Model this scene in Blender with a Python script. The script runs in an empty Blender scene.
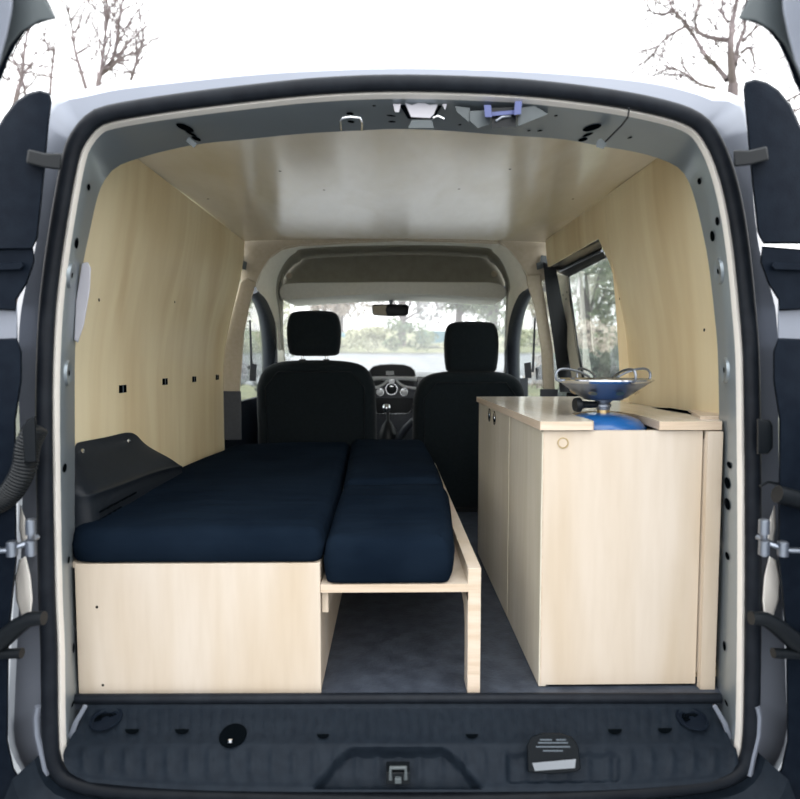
import bpy, bmesh, math, random
from mathutils import Vector, Matrix, Euler
from mathutils.bvhtree import BVHTree
random.seed(7)
SC = bpy.context.scene
COL = SC.collection
R = math.radians

# ------------------------------------------------------------------ camera
F = 600.0
cam_d = bpy.data.cameras.new('camera'); CAM = bpy.data.objects.new('camera', cam_d); COL.objects.link(CAM)
cam_d.sensor_width = 36.0; cam_d.lens = 36.0 * F / 800.0
cam_d.clip_start = 0.02; cam_d.clip_end = 500
CAM.location = (-0.015, -1.10, 0.685)
CAM.rotation_euler = Euler((R(90) - math.atan(36.5 / F), 0, -math.atan(9 / F)), 'XYZ')
cam_d.dof.use_dof = True; cam_d.dof.focus_distance = 1.7; cam_d.dof.aperture_fstop = 3.2
SC.camera = CAM
CM = CAM.rotation_euler.to_matrix(); CL = Vector(CAM.location)

# ------------------------------------------------------------------ light
world = bpy.data.worlds.new('sky'); SC.world = world; world.use_nodes = True
wn = world.node_tree.nodes; wl = world.node_tree.links
bg = wn['Background']
tc = wn.new('ShaderNodeTexCoord'); sp = wn.new('ShaderNodeSeparateXYZ'); rp = wn.new('ShaderNodeValToRGB')
wl.new(tc.outputs['Generated'], sp.inputs[0]); wl.new(sp.outputs['Z'], rp.inputs[0])
rp.color_ramp.elements[0].position = 0.0; rp.color_ramp.elements[0].color = (0.55, 0.55, 0.555, 1)
rp.color_ramp.elements[1].position = 1.0; rp.color_ramp.elements[1].color = (0.94, 0.97, 1.0, 1)
wl.new(rp.outputs[0], bg.inputs[0]); bg.inputs[1].default_value = 3.7
sd = bpy.data.lights.new('sun', 'SUN'); sd.energy = 0.35; sd.angle = R(35); sd.color = (1.0, 0.97, 0.92)
sun = bpy.data.objects.new('sun', sd); COL.objects.link(sun)
sun.rotation_euler = (R(52), 0, R(12))          # high behind the photographer
SC.view_settings.view_transform = 'Standard'; SC.view_settings.look = 'None'
SC.view_settings.exposure = 0.2; SC.view_settings.gamma = 1.0
SC.view_settings.use_curve_mapping = False

# ------------------------------------------------------------------ measuring helpers
def ray(px, py):
    return CM @ Vector(((px - 400) / F, -(py - 399.5) / F, -1.0))
def W(px, py, Y):
    d = ray(px, py); return CL + d * ((Y - CL.y) / d.y)
def WX(px, py, X):
    d = ray(px, py); return CL + d * ((X - CL.x) / d.x)
def WZ(px, py, Z):
    d = ray(px, py); return CL + d * ((Z - CL.z) / d.z)
def ssm(a, b, x):
    t = min(1, max(0, (x - a) / (b - a))); return t * t * (3 - 2 * t)

# ------------------------------------------------------------------ materials
MATS = {}
def principled(name, col, rough=0.5, metal=0.0, coat=0.0, spec=0.5, trans=0.0, sheen=0.0):
    m = bpy.data.materials.new(name); m.use_nodes = True
    b = m.node_tree.nodes['Principled BSDF']
    b.inputs['Base Color'].default_value = (*col, 1); b.inputs['Roughness'].default_value = rough
    b.inputs['Metallic'].default_value = metal; b.inputs['Coat Weight'].default_value = coat
    b.inputs['Specular IOR Level'].default_value = spec; b.inputs['Transmission Weight'].default_value = trans
    if sheen: b.inputs['Sheen Weight'].default_value = sheen
    MATS[name] = m; return m
def noisy(m, c1, c2, scale=(10, 10, 10), detail=4, bump=0.0, bscale=None, rough=None, lo=0.35, hi=0.65, dist=0.0):
    n = m.node_tree.nodes; l = m.node_tree.links; b = n['Principled BSDF']
    t = n.new('ShaderNodeTexCoord'); mp = n.new('ShaderNodeMapping'); mp.inputs['Scale'].default_value = scale
    nz = n.new('ShaderNodeTexNoise'); nz.inputs['Scale'].default_value = 1.0; nz.inputs['Detail'].default_value = detail
    nz.inputs['Distortion'].default_value = dist
    cr = n.new('ShaderNodeValToRGB'); cr.color_ramp.elements[0].position = lo; cr.color_ramp.elements[1].position = hi
    cr.color_ramp.elements[0].color = (*c1, 1); cr.color_ramp.elements[1].color = (*c2, 1)
    l.new(t.outputs['Object'], mp.inputs[0]); l.new(mp.outputs[0], nz.inputs['Vector'])
    l.new(nz.outputs[0], cr.inputs[0]); l.new(cr.outputs[0], b.inputs['Base Color'])
    if bump:
        mp2 = n.new('ShaderNodeMapping'); mp2.inputs['Scale'].default_value = bscale or scale
        n2 = n.new('ShaderNodeTexNoise'); n2.inputs['Scale'].default_value = 1.0; n2.inputs['Detail'].default_value = 5
        l.new(t.outputs['Object'], mp2.inputs[0]); l.new(mp2.outputs[0], n2.inputs['Vector'])
        bp = n.new('ShaderNodeBump'); bp.inputs['Strength'].default_value = bump; bp.inputs['Distance'].default_value = 0.01
        l.new(n2.outputs[0], bp.inputs['Height']); l.new(bp.outputs[0], b.inputs['Normal'])
    return m
def plywood(name, base, dark, sc=(9, 9, 0.9), rough=0.42, streak=0.5):
    """rotary cut birch: broad soft figure plus fine fibre lines along the long grain"""
    m = principled(name, base, rough, spec=0.45)
    n = m.node_tree.nodes; l = m.node_tree.links; b = n['Principled BSDF']
    t = n.new('ShaderNodeTexCoord')
    def noise(s, det, dist=0.0):
        mp = n.new('ShaderNodeMapping'); mp.inputs['Scale'].default_value = s
        z = n.new('ShaderNodeTexNoise'); z.inputs['Scale'].default_value = 1; z.inputs['Detail'].default_value = det
        z.inputs['Distortion'].default_value = dist
        l.new(t.outputs['Object'], mp.inputs[0]); l.new(mp.outputs[0], z.inputs['Vector']); return z.outputs[0]
    a = noise(sc, 3, 0.6); f = noise(tuple(v * 9 for v in sc), 3)
    r1 = n.new('ShaderNodeValToRGB'); r1.color_ramp.elements[0].position = 0.33; r1.color_ramp.elements[1].position = 0.62
    r1.color_ramp.elements[0].color = (*dark, 1); r1.color_ramp.elements[1].color = (*base, 1)
    r2 = n.new('ShaderNodeValToRGB'); r2.color_ramp.elements[0].position = 0.3; r2.color_ramp.elements[1].position = 0.6
    r2.color_ramp.elements[0].color = (0.86, 0.83, 0.78, 1); r2.color_ramp.elements[1].color = (1, 1, 1, 1)
    mx = n.new('ShaderNodeMix'); mx.data_type = 'RGBA'; mx.blend_type = 'MULTIPLY'; mx.inputs[0].default_value = streak
    l.new(a, r1.inputs[0]); l.new(f, r2.inputs[0]); l.new(r1.outputs[0], mx.inputs[6]); l.new(r2.outputs[0], mx.inputs[7])
    l.new(mx.outputs[2], b.inputs['Base Color'])
    bp = n.new('ShaderNodeBump'); bp.inputs['Strength'].default_value = 0.06; bp.inputs['Distance'].default_value = 0.004
    l.new(f, bp.inputs['Height']); l.new(bp.outputs[0], b.inputs['Normal'])
    return m
plywood('ply_wall', (0.87, 0.75, 0.50), (0.69, 0.53, 0.29), sc=(5, 5, 0.5), streak=0.2)  # same birch as the furniture; yellow bounce light put into the wall colour
plywood('ply_ceiling', (0.86, 0.79, 0.65), (0.74, 0.64, 0.45), sc=(4, 1.4, 4), rough=0.24, streak=0.2)
MATS['ply_ceiling'].node_tree.nodes['Principled BSDF'].inputs['Coat Weight'].default_value = 0.6
MATS['ply_ceiling'].node_tree.nodes['Principled BSDF'].inputs['Coat Roughness'].default_value = 0.16
plywood('ply_furniture', (0.64, 0.555, 0.46), (0.56, 0.455, 0.335), sc=(7, 7, 0.8), rough=0.45, streak=0.3)  # same birch again, toned for the light on the furniture faces
plywood('ply_edge', (0.70, 0.58, 0.46), (0.60, 0.47, 0.34), sc=(3, 3, 60))
plywood('worktop_ply', (0.68, 0.62, 0.53), (0.60, 0.53, 0.43), sc=(8, 1.5, 8), rough=0.16)
plywood('door_ply', (0.76, 0.70, 0.59), (0.66, 0.60, 0.47), rough=0.28)
noisy(principled('silver_paint', (0.42, 0.45, 0.50), 0.35, metal=0.35, coat=0.15), (0.20, 0.22, 0.265), (0.23, 0.25, 0.295), (3, 3, 3))
noisy(principled('shaded_silver', (0.20, 0.25, 0.26), 0.38, metal=0.5, coat=0.2), (0.27, 0.31, 0.335), (0.30, 0.34, 0.365), (4, 4, 4))  # same silver paint as outside, given its own tone for the shaded jamb
principled('cream_flange', (0.78, 0.74, 0.68), 0.4)
noisy(principled('seal_rubber', (0.012, 0.017, 0.024), 0.42, spec=0.12), (0.008, 0.010, 0.014), (0.012, 0.015, 0.020), (30, 30, 30))
noisy(principled('dark_plastic', (0.018, 0.028, 0.042), 0.5, spec=0.09), (0.008, 0.012, 0.018), (0.011, 0.016, 0.023), (60, 60, 60), bump=0.15, bscale=(500, 500, 500))
noisy(principled('trim_plastic', (0.014, 0.022, 0.034), 0.55, spec=0.05), (0.005, 0.008, 0.014), (0.007, 0.011, 0.018), (40, 40, 40), bump=0.1, bscale=(400, 400, 400))  # blue cast of the shadows tinted into the dark plastics
principled('black_hole', (0.002, 0.003, 0.004), 0.9, spec=0.0)
noisy(principled('navy_cotton', (0.010, 0.018, 0.032), 1.0, spec=0.01), (0.0045, 0.0085, 0.0155), (0.0070, 0.0125, 0.0215), (7, 7, 7), bump=0.8, bscale=(4, 20, 8))
noisy(principled('seat_fabric', (0.007, 0.011, 0.013), 0.95, spec=0.12, sheen=0.1), (0.006, 0.010, 0.012), (0.009, 0.013, 0.016), (90, 90, 90), bump=0.2, bscale=(300, 300, 300))
noisy(principled('floor_lino', (0.09, 0.10, 0.12), 0.5), (0.030, 0.037, 0.052), (0.060, 0.072, 0.095), (22, 22, 22), detail=8, bump=0.15, bscale=(120, 120, 120))
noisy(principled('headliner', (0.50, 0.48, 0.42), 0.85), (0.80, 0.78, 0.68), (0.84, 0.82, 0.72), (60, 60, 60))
noisy(principled('beige_trim', (0.42, 0.37, 0.30), 0.65), (0.45, 0.39, 0.29), (0.49, 0.43, 0.33), (60, 60, 60))
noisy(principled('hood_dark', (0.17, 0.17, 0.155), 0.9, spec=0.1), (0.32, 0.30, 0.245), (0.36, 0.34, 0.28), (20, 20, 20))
noisy(principled('dash_plastic', (0.035, 0.04, 0.05), 0.4), (0.03, 0.036, 0.046), (0.04, 0.046, 0.058), (80, 80, 80))
noisy(principled('dash_top', (0.40, 0.41, 0.42), 0.35), (0.36, 0.38, 0.39), (0.44, 0.45, 0.46), (40, 40, 40))  # pale tone stands in for sun and sky on the dash top
principled('chrome', (0.75, 0.77, 0.80), 0.14, metal=1.0)
principled('steel', (0.30, 0.33, 0.38), 0.42, metal=1.0)
principled('brass', (0.55, 0.42, 0.22), 0.3, metal=1.0)
noisy(principled('bottle_blue', (0.01, 0.14, 0.50), 0.3, coat=0.5), (0.008, 0.085, 0.27), (0.011, 0.10, 0.31), (8, 8, 8))
principled('black_plastic', (0.006, 0.008, 0.010), 0.4, spec=0.25)
principled('blue_plastic', (0.06, 0.08, 0.22), 0.4)
principled('white_plastic', (0.50, 0.49, 0.53), 0.45)
principled('sand_print', (0.10, 0.12, 0.14), 0.5)
principled('silver_trim', (0.85, 0.86, 0.88), 0.35, metal=0.2)
principled('bracket_grey', (0.085, 0.10, 0.105), 0.5, metal=0.2)
noisy(principled('cover_plastic', (0.02, 0.024, 0.03), 0.45, spec=0.22), (0.007, 0.010, 0.014), (0.010, 0.013, 0.018), (50, 50, 50), bump=0.1, bscale=(400, 400, 400))
principled('mirror_glass', (0.06, 0.07, 0.08), 0.08, metal=0.3)
def glassmat(name, haze, tint):
    m = bpy.data.materials.new(name); m.use_nodes = True
    n = m.node_tree.nodes; l = m.node_tree.links; n.clear()
    o = n.new('ShaderNodeOutputMaterial'); tr = n.new('ShaderNodeBsdfTransparent'); tr.inputs[0].default_value = (*tint, 1)
    gl = n.new('ShaderNodeBsdfGlossy'); gl.inputs['Roughness'].default_value = 0.03
    df = n.new('ShaderNodeBsdfTranslucent'); df.inputs[0].default_value = (0.80, 0.80, 0.80, 1)
    nz = n.new('ShaderNodeTexNoise'); nz.inputs['Scale'].default_value = 5; nz.inputs['Detail'].default_value = 5
    mr = n.new('ShaderNodeMapRange'); mr.inputs['To Min'].default_value = haze * 0.7; mr.inputs['To Max'].default_value = haze * 1.3
    tcg = n.new('ShaderNodeTexCoord'); l.new(tcg.outputs['Object'], nz.inputs['Vector']); l.new(nz.outputs[0], mr.inputs[0])
    m1 = n.new('ShaderNodeMixShader'); l.new(mr.outputs[0], m1.inputs[0]); l.new(tr.outputs[0], m1.inputs[1]); l.new(df.outputs[0], m1.inputs[2])
    lw = n.new('ShaderNodeLayerWeight'); lw.inputs[0].default_value = 0.5
    pw = n.new('ShaderNodeMath'); pw.operation = 'POWER'; pw.inputs[1].default_value = 4.0; l.new(lw.outputs['Facing'], pw.inputs[0])
    fr = n.new('ShaderNodeMath'); fr.operation = 'MULTIPLY_ADD'; fr.inputs[1].default_value = 0.6; fr.inputs[2].default_value = 0.03; l.new(pw.outputs[0], fr.inputs[0])
    m2 = n.new('ShaderNodeMixShader'); l.new(fr.outputs[0], m2.inputs[0]); l.new(m1.outputs[0], m2.inputs[1]); l.new(gl.outputs[0], m2.inputs[2])
    l.new(m2.outputs[0], o.inputs[0]); MATS[name] = m
glassmat('hazy_glass', 0.16, (0.95, 0.97, 0.97)); glassmat('clear_glass', 0.035, (0.93, 0.96, 0.95))  # windscreen haze mixed into the shader to wash out the view
noisy(principled('grass', (0.20, 0.22, 0.10), 0.9), (0.12, 0.14, 0.06), (0.26, 0.25, 0.14), (1.5, 1.5, 1.5), detail=8)
noisy(principled('asphalt', (0.30, 0.31, 0.33), 0.85), (0.16, 0.17, 0.18), (0.22, 0.23, 0.24), (2, 2, 2), detail=8)
noisy(principled('bark', (0.17, 0.13, 0.12), 0.9), (0.13, 0.105, 0.11), (0.24, 0.20, 0.20), (4, 4, 1))
noisy(principled('leaf_dark', (0.07, 0.12, 0.06), 0.8), (0.015, 0.03, 0.018), (0.06, 0.09, 0.05), (2.5, 2.5, 2.5))
noisy(principled('leaf_pale', (0.42, 0.42, 0.26), 0.8), (0.26, 0.27, 0.15), (0.50, 0.49, 0.34), (2, 2, 2))
noisy(principled('leaf_mid', (0.20, 0.27, 0.13), 0.8), (0.07, 0.11, 0.06), (0.22, 0.26, 0.15), (2, 2, 2))
noisy(principled('leaf_rust', (0.50, 0.38, 0.28), 0.8), (0.28, 0.22, 0.17), (0.55, 0.47, 0.40), (3, 3, 3))
noisy(principled('twig_grey', (0.40, 0.37, 0.36), 0.9), (0.20, 0.20, 0.20), (0.42, 0.41, 0.40), (3, 3, 3))
principled('tarp_blue', (0.10, 0.20, 0.24), 0.6)

# ------------------------------------------------------------------ mesh builder
class MB:
    def __init__(s): s.v = []; s.f = []; s.m = []; s.mats = []; s.cur = 0
    def use(s, name):
        if name not in s.mats: s.mats.append(name)
        s.cur = s.mats.index(name); return s
    def quad(s, *idx): s.f.append(idx); s.m.append(s.cur)
    def grid(s, rows, closed=False):
        b = len(s.v); n = len(rows[0])
        for r in rows: s.v += [tuple(p) for p in r]
        for i in range(len(rows) - 1):
            for j in range(n if closed else n - 1):
                k = (j + 1) % n
                s.quad(b + i * n + j, b + i * n + k, b + (i + 1) * n + k, b + (i + 1) * n + j)
        return s
    def cap(s, ring, flip=False):
        b = len(s.v); s.v += [tuple(p) for p in ring]
        idx = tuple(range(b, b + len(ring))); s.quad(*(idx[::-1] if flip else idx)); return s
    def box(s, x0, x1, y0, y1, z0, z1):
        b = len(s.v)
        for x in (x0, x1):
            for y in (y0, y1):
                for z in (z0, z1): s.v.append((x, y, z))
        for q in ((0, 1, 3, 2), (4, 6, 7, 5), (0, 4, 5, 1), (2, 3, 7, 6), (0, 2, 6, 4), (1, 5, 7, 3)):
            s.quad(*[b + i for i in q])
        return s
    def hexa(s, a, b_):
        """two matching rings joined into a closed solid"""
        s.grid([a, b_], closed=True); s.cap(a, True); s.cap(b_); return s
    def tube(s, pts, r, n=8, closed=False, cap=True, flat=1.0, up=None):
        pts = [Vector(p) for p in pts]; N = len(pts); rings = []
        prev = None
        for i, p in enumerate(pts):
            if closed: t = (pts[(i + 1) % N] - pts[i - 1])
            else: t = (pts[min(i + 1, N - 1)] - pts[max(i - 1, 0)])
            t.normalize()
            u = Vector(up) if up is not None else (prev if prev is not None else (Vector((0, 0, 1)) if abs(t.z) < 0.9 else Vector((1, 0, 0))))
            a = (u - t * u.dot(t)).normalized(); c = t.cross(a); prev = a
            rr = r[i] if isinstance(r, (list, tuple)) else r
            rings.append([p + a * (rr * flat * math.cos(2 * math.pi * k / n)) + c * (rr * math.sin(2 * math.pi * k / n)) for k in range(n)])
        if closed: rings.append(rings[0])
        s.grid(rings, closed=True)
        if cap and not closed: s.cap(rings[0], True); s.cap(rings[-1])
        return s
    def lathe(s, prof, c, axis=(0, 0, 1), n=32):
        ax = Vector(axis).normalized(); u = ax.orthogonal().normalized(); w = ax.cross(u); c = Vector(c)
        rows = [[c + ax * h + (u * math.cos(2 * math.pi * k / n) + w * math.sin(2 * math.pi * k / n)) * max(rr, 1e-5) for k in range(n)] for rr, h in prof]
        return s.grid(rows, closed=True)
    def pad(s, outline, d, r, to3, seg=4, sag=0.0):
        """soft-edged slab: outline in (u,v), thickness d along w, edge radius r; to3(u,v,w)->point"""
        N = len(outline); O = [Vector((p[0], p[1])) for p in outline]
        area = sum(O[i].x * O[(i + 1) % N].y - O[(i + 1) % N].x * O[i].y for i in range(N))
        sg = 1 if area > 0 else -1
        nrm = []
        for i in range(N):
            t = (O[(i + 1) % N] - O[i - 1]); t.normalize(); nrm.append(Vector((-t.y, t.x)) * sg)
        rings = []; rw = r if r <= d / 2 else d * 0.4
        for k in range(seg + 1):
            a = math.pi / 2 * k / seg
            rings.append([(O[i] + nrm[i] * r * (1 - math.sin(a)), rw * (1 - math.cos(a))) for i in range(N)])
        for k in range(seg + 1):
            a = math.pi / 2 * (1 - k / seg)
            rings.append([(O[i] + nrm[i] * r * (1 - math.sin(a)), d - rw * (1 - math.cos(a))) for i in range(N)])
        P = [[to3(p.x, p.y, w) for p, w in ring] for ring in rings]
        s.grid(P, closed=True); s.cap(P[0], True); s.cap(P[-1]); return s
    def puff(s, outline, d, r, to3, crown=0.01, seg=5):
        us = [p[0] for p in outline]; vs = [p[1] for p in outline]
        cu, cv = (min(us) + max(us)) / 2, (min(vs) + max(vs)) / 2; hu, hv = (max(us) - min(us)) / 2, (max(vs) - min(vs)) / 2
        rings = []
        def ring(ins, w): return [to3(cu + (u - cu) * (hu - ins) / hu, cv + (v - cv) * (hv - ins) / hv, w) for u, v in outline]
        for k in (0.97, 0.8, 0.6, 0.4, 0.2): rings.append(ring(r + (min(hu, hv) - r) * k, -crown * (1 - k * k) * 0 - crown * k))
        for k in range(seg + 1): a = math.pi / 2 * k / seg; rings.append(ring(r * (1 - math.sin(a)), r * (1 - math.cos(a))))
        for k in range(seg + 1): a = math.pi / 2 * (1 - k / seg); rings.append(ring(r * (1 - math.sin(a)), d - r * (1 - math.cos(a))))
        s.grid(rings, closed=True); s.cap(rings[0], True); s.cap(rings[-1]); return s
    def disc(s, c, nrm, r, n=16, ry=None, up=(0, 0, 1)):
        nrm = Vector(nrm).normalized(); u = Vector(up); u = (u - nrm * u.dot(nrm)).normalized(); w = nrm.cross(u); ry = ry or r
        s.cap([Vector(c) + w * r * math.cos(2 * math.pi * k / n) + u * ry * math.sin(2 * math.pi * k / n) for k in range(n)]); return s
    def build(s, name, mat=None, parent=None, smooth=True, bevel=0, angle=40, subsurf=0, origin=None):
        me = bpy.data.meshes.new(name)
        og = Vector(origin) if origin is not None else Vector((0, 0, 0))
        par_loc = PL.get(parent.name, Vector((0, 0, 0))) if parent else Vector((0, 0, 0))
        me.from_pydata([tuple(Vector(v) - par_loc - og) for v in s.v], [], s.f)
        names = s.mats or [mat]
        for mn in names: me.materials.append(MATS[mn])
        if s.mats: me.polygons.foreach_set('material_index', s.m)
        bm = bmesh.new(); bm.from_mesh(me); bmesh.ops.remove_doubles(bm, verts=bm.verts, dist=1e-5)
        bmesh.ops.recalc_face_normals(bm, faces=bm.faces); bm.to_mesh(me); bm.free()
        if smooth:
            me.polygons.foreach_set('use_smooth', [True] * len(me.polygons))
            try: me.set_sharp_from_angle(angle=R(angle))
            except Exception: pass
        o = bpy.data.objects.new(name, me); COL.objects.link(o); o.location = og
        if parent: o.parent = parent
        if bevel:
            b = o.modifiers.new('bevel', 'BEVEL'); b.width = bevel; b.segments = 2; b.limit_method = 'ANGLE'; b.angle_limit = R(40)
        if subsurf:
            m = o.modifiers.new('sub', 'SUBSURF'); m.levels = subsurf; m.render_levels = subsurf
        PL[o.name] = par_loc + og
        return o
PL = {}
def tag(o, label=None, cat=None, group=None, kind=None):
    if label: o['label'] = label
    if cat: o['category'] = cat
    if group: o['group'] = group
    if kind: o['kind'] = kind
    return o
def thing(name, loc, label, cat, group=None):
    o = bpy.data.objects.new(name, None); COL.objects.link(o); o.location = loc; o.empty_display_size = 0.1
    PL[o.name] = Vector(loc); return tag(o, label, cat, group)
def catmull(pts, per=6, closed=False):
    out = []; N = len(pts); P = [Vector(p) for p in pts]
    for i in range(N if closed else N - 1):
        p0 = P[i - 1] if (closed or i > 0) else P[0]; p1 = P[i]; p2 = P[(i + 1) % N]
        p3 = P[(i + 2) % N] if (closed or i + 2 < N) else P[-1]
        for k in range(per):
            t = k / per
            out.append(0.5 * ((2 * p1) + (p2 - p0) * t + (2 * p0 - 5 * p1 + 4 * p2 - p3) * t * t + (3 * p1 - p0 - 3 * p2 + p3) * t ** 3))
    if not closed: out.append(P[-1])
    return out
def rrect(x0, x1, y0, y1, r, n=5):
    out = []
    for cx, cy, a0 in ((x1 - r, y1 - r, 0), (x0 + r, y1 - r, 90), (x0 + r, y0 + r, 180), (x1 - r, y0 + r, 270)):
        for k in range(n + 1):
            a = R(a0 + 90 * k / n); out.append((cx + r * math.cos(a), cy + r * math.sin(a)))
    return out

# ------------------------------------------------------------------ rear opening outlines (clockwise from top centre, measured)
SEAL_OUT = [(400,74),(500,77),(560,82),(620,90),(660,98),(690,107),(710,120),(725,143),(736,172),(744,205),(751,250),(756,300),(760,350),(761,400),(762,500),
            (762,600),(761,700),(760,735),(757,758),(749,774),(733,786),(700,794),(640,800),(550,805),(400,808),(250,805),(150,802),(100,798),(66,789),(51,777),(43,758),
            (41,730),(40,650),(38,600),(36,500),(35,400),(36,350),(39,300),(45,250),(53,200),(63,150),(74,128),(88,113),(106,105),(150,97),(200,90),(250,84),(320,77)]
INNER = [(400,129),(450,131),(500,135),(560,139),(600,146),(640,153),(668,162),(683,172),(692,190),(700,220),(708,260),(714,310),(718,360),(719,450),(719,550),(717,640),
         (716,690),(716,740),(690,770),(600,782),(400,786),(200,782),(110,770),(80,740),(80,690),(77,640),(75,550),(75,450),(75,360),(77,320),(82,270),(90,230),(98,195),
         (106,178),(118,166),(140,158),(165,151),(200,144),(250,139),(300,134),(350,131)]
CEN = (400, 430); NA = 240
def polar(poly, per=4):
    pts = catmull([(p[0], p[1], 0) for p in poly], per, closed=True)
    rel = [(math.atan2(p.x - CEN[0], -(p.y - CEN[1])) % (2 * math.pi), math.hypot(p.x - CEN[0], p.y - CEN[1])) for p in pts]
    rel.sort(); out = []
    for k in range(NA):
        a = 2 * math.pi * k / NA
        for i in range(len(rel)):
            if rel[i][0] >= a: break
        else: i = 0
        a1, r1 = rel[i]; a0, r0 = rel[i - 1]
        if a1 < a0: a1 += 2 * math.pi; a += 0 if a >= a0 else 2 * math.pi
        t = 0 if a1 == a0 else (a - a0) / (a1 - a0); out.append(r0 + (r1 - r0) * t)
    return out
rS = polar(SEAL_OUT); rI = polar(INNER)
def offs(rl, d):
    """move the outline inward by d px along its normal"""
    P = [Vector((CEN[0] + rl[k] * math.sin(2 * math.pi * k / NA), CEN[1] - rl[k] * math.cos(2 * math.pi * k / NA), 0)) for k in range(NA)]
    out = []
    for k in range(NA):
        t = (P[(k + 1) % NA] - P[k - 1]).normalized(); n = Vector((-t.y, t.x, 0)); out.append(P[k] + n * d)
    return out
def lean(z): return 0.05 * max(0, z)          # the opening leans forward a little towards the roof
def place(P, Y, k=1.0):
    out = []
    for p in P:
        w = W(p.x, p.y, Y)
        for _ in range(3): w = W(p.x, p.y, Y + k * lean(w.z))
        out.append(w)
    return out
def inner_hit(px, py):
    loc, n_, _, _ = JAMB.ray_cast(CL, ray(px, py).normalized())
    if loc is None: return W(px, py, 0.07), Vector((0, -1, 0))
    return loc, (n_ if n_.dot(CL - loc) > 0 else -n_)
def inner_pt(px, py, lift=0.002):
    p, n_ = inner_hit(px, py); return p + n_ * lift
def inner_nrm(px, py): return inner_hit(px, py)[1]
IN2 = [Vector((CEN[0] + rI[k] * math.sin(2 * math.pi * k / NA), CEN[1] - rI[k] * math.cos(2 * math.pi * k / NA), 0)) for k in range(NA)]

# ------------------------------------------------------------------ the van
van = thing('van', (0, 0, -0.57), 'silver panel van seen from behind with both rear doors open', 'van')
# painted jamb
mb = MB().use('cream_flange')
L0 = place(offs(rS, 8), 0.012); L1 = place(offs(rS, 20), 0.0); L2 = place(offs(rS, 25), 0.012)
mb.grid([L0, L1, L2], closed=True)
mb.use('shaded_silver'); L3 = place(IN2, 0.13)
mid = [a.lerp(b, 0.5) for a, b in zip(L2, L3)]
mb.grid([L2, mid, L3], closed=True)
_v = L2 + mid + L3; _f = []
for r_ in (0, NA):
    for k in range(NA): _f.append((r_ + k, r_ + (k + 1) % NA, r_ + NA + (k + 1) % NA, r_ + NA + k))
JAMB = BVHTree.FromPolygons([tuple(p) for p in _v], _f)
ret = []
for k, p in enumerate(IN2):
    d = Vector((p.x - CEN[0], p.y - CEN[1], 0)); ret.append(p + d * 0.12)
L4 = place(ret, 0.15); mb.grid([L3, L4], closed=True)
mb.use('black_hole')
holes = [(71,228,2,4),(76,243,2.5,5),(64,468,3,4),(68,560,2,3),(73,648,1.6,4.5),(88,187,2,3),(72,704,2,2),
         (718,221,2,4),(713,236,2.5,5),(700,181,2,3),(730,465,3,3),(728,483,3.5,5.5),(728,504,3.5,5.5),(728,556,2.5,3.5),(725,646,1.6,4.5),(727,703,2,2),
         (185,127,12,4),(191,133,8,1.6),(196,138,7,2.6),(592,127,11,4),(588,134,7,1.6),(583,139,6,2.5),(556,115,2,1.2),(540,130,3,1.2),(529,130,2,1),
         (391,115,5,1.2),(392,121,4,1.5),(460,124,2,1),(350,113,4,2.4),(351,121,4,2),(374,105,2,1),(630,137,3,1)]
for (x, y, rx, ry) in holes:
    c = inner_pt(x, y, 0.001); s_ = 0.00215
    n_ = inner_nrm(x, y); cs_ = max(0.3, n_.dot((CL - c).normalized())); side_ = x < 110 or x > 690; k_ = 0.8 / cs_ if side_ else 0.9; ry = ry if side_ else ry * 1.15
    mb.disc(c + n_ * 0.0005, n_, rx * s_ * k_, 12, ry * s_)
body = mb.build('door_jamb', parent=van)
tag(body, 'silver rear door jamb, shade toned into its paint colour, with slots and bolt holes')
# pressed dimples on the pillars
for i, (x, y) in enumerate([(70, 275), (67, 373), (720, 271), (726, 370)]):
    c = inner_pt(x, y, 0.001); n_ = inner_nrm(x, y)
    b = MB().use('shaded_silver'); b.lathe([(0.027, -0.002), (0.024, 0.004), (0.020, 0.004), (0.012, 0.0015), (0.0001, 0.001)], c, n_, 24)
    b.use('black_hole').disc(c + n_ * 0.003, n_, 0.006, 10); b.build('bolt_dimple', parent=body)
# black rubber seal
mb = MB(); mb.tube(place(offs(rS, 9), -0.004), 0.0150, 14, closed=True, up=(0, 1, 0), flat=0.8)
tag(mb.build('door_seal', 'seal_rubber', van), 'thick black rubber seal running round the rear opening')
# outer silver skin
B1 = [(400,66),(500,68),(600,74),(660,81),(700,91),(716,97),(736,97),(748,108),(755,150),(757,200),(763,250),(776,290),(782,320),(783,400),(784,500),(788,600),(792,690),(792,735),(783,760),
      (760,790),(700,815),(550,830),(400,832),(250,830),(100,815),(40,790),(15,760),(8,735),(9,690),(14,600),(18,500),(14,400),(14,330),(20,290),(31,250),(38,200),(40,150),(46,110),(60,97),(84,93),(110,87),(150,82),(250,72),(320,68)]
rB = polar(B1)
B1p = [Vector((CEN[0] + rB[k] * math.sin(2 * math.pi * k / NA), CEN[1] - rB[k] * math.cos(2 * math.pi * k / NA), 0)) for k in range(NA)]
Ba = place(offs(rS, 12), 0.018); Bb = [a.lerp(b, 0.85) for a, b in zip(Ba, place(B1p, 0.02))]; Bc = place(B1p, 0.05)
Bd = [Vector((p.x * 1.03, 0.16, p.z + (0.03 if p.z > 1.0 else 0))) for p in Bc]
Be = [Vector((p.x * 1.05, 0.7, p.z + (0.06 if p.z > 1.0 else 0))) for p in Bc]
mb = MB().use('silver_paint'); mb.grid([Ba, Bb, Bc, Bd, Be], closed=True)
mb.build('rear_body_skin', parent=van)
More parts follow.
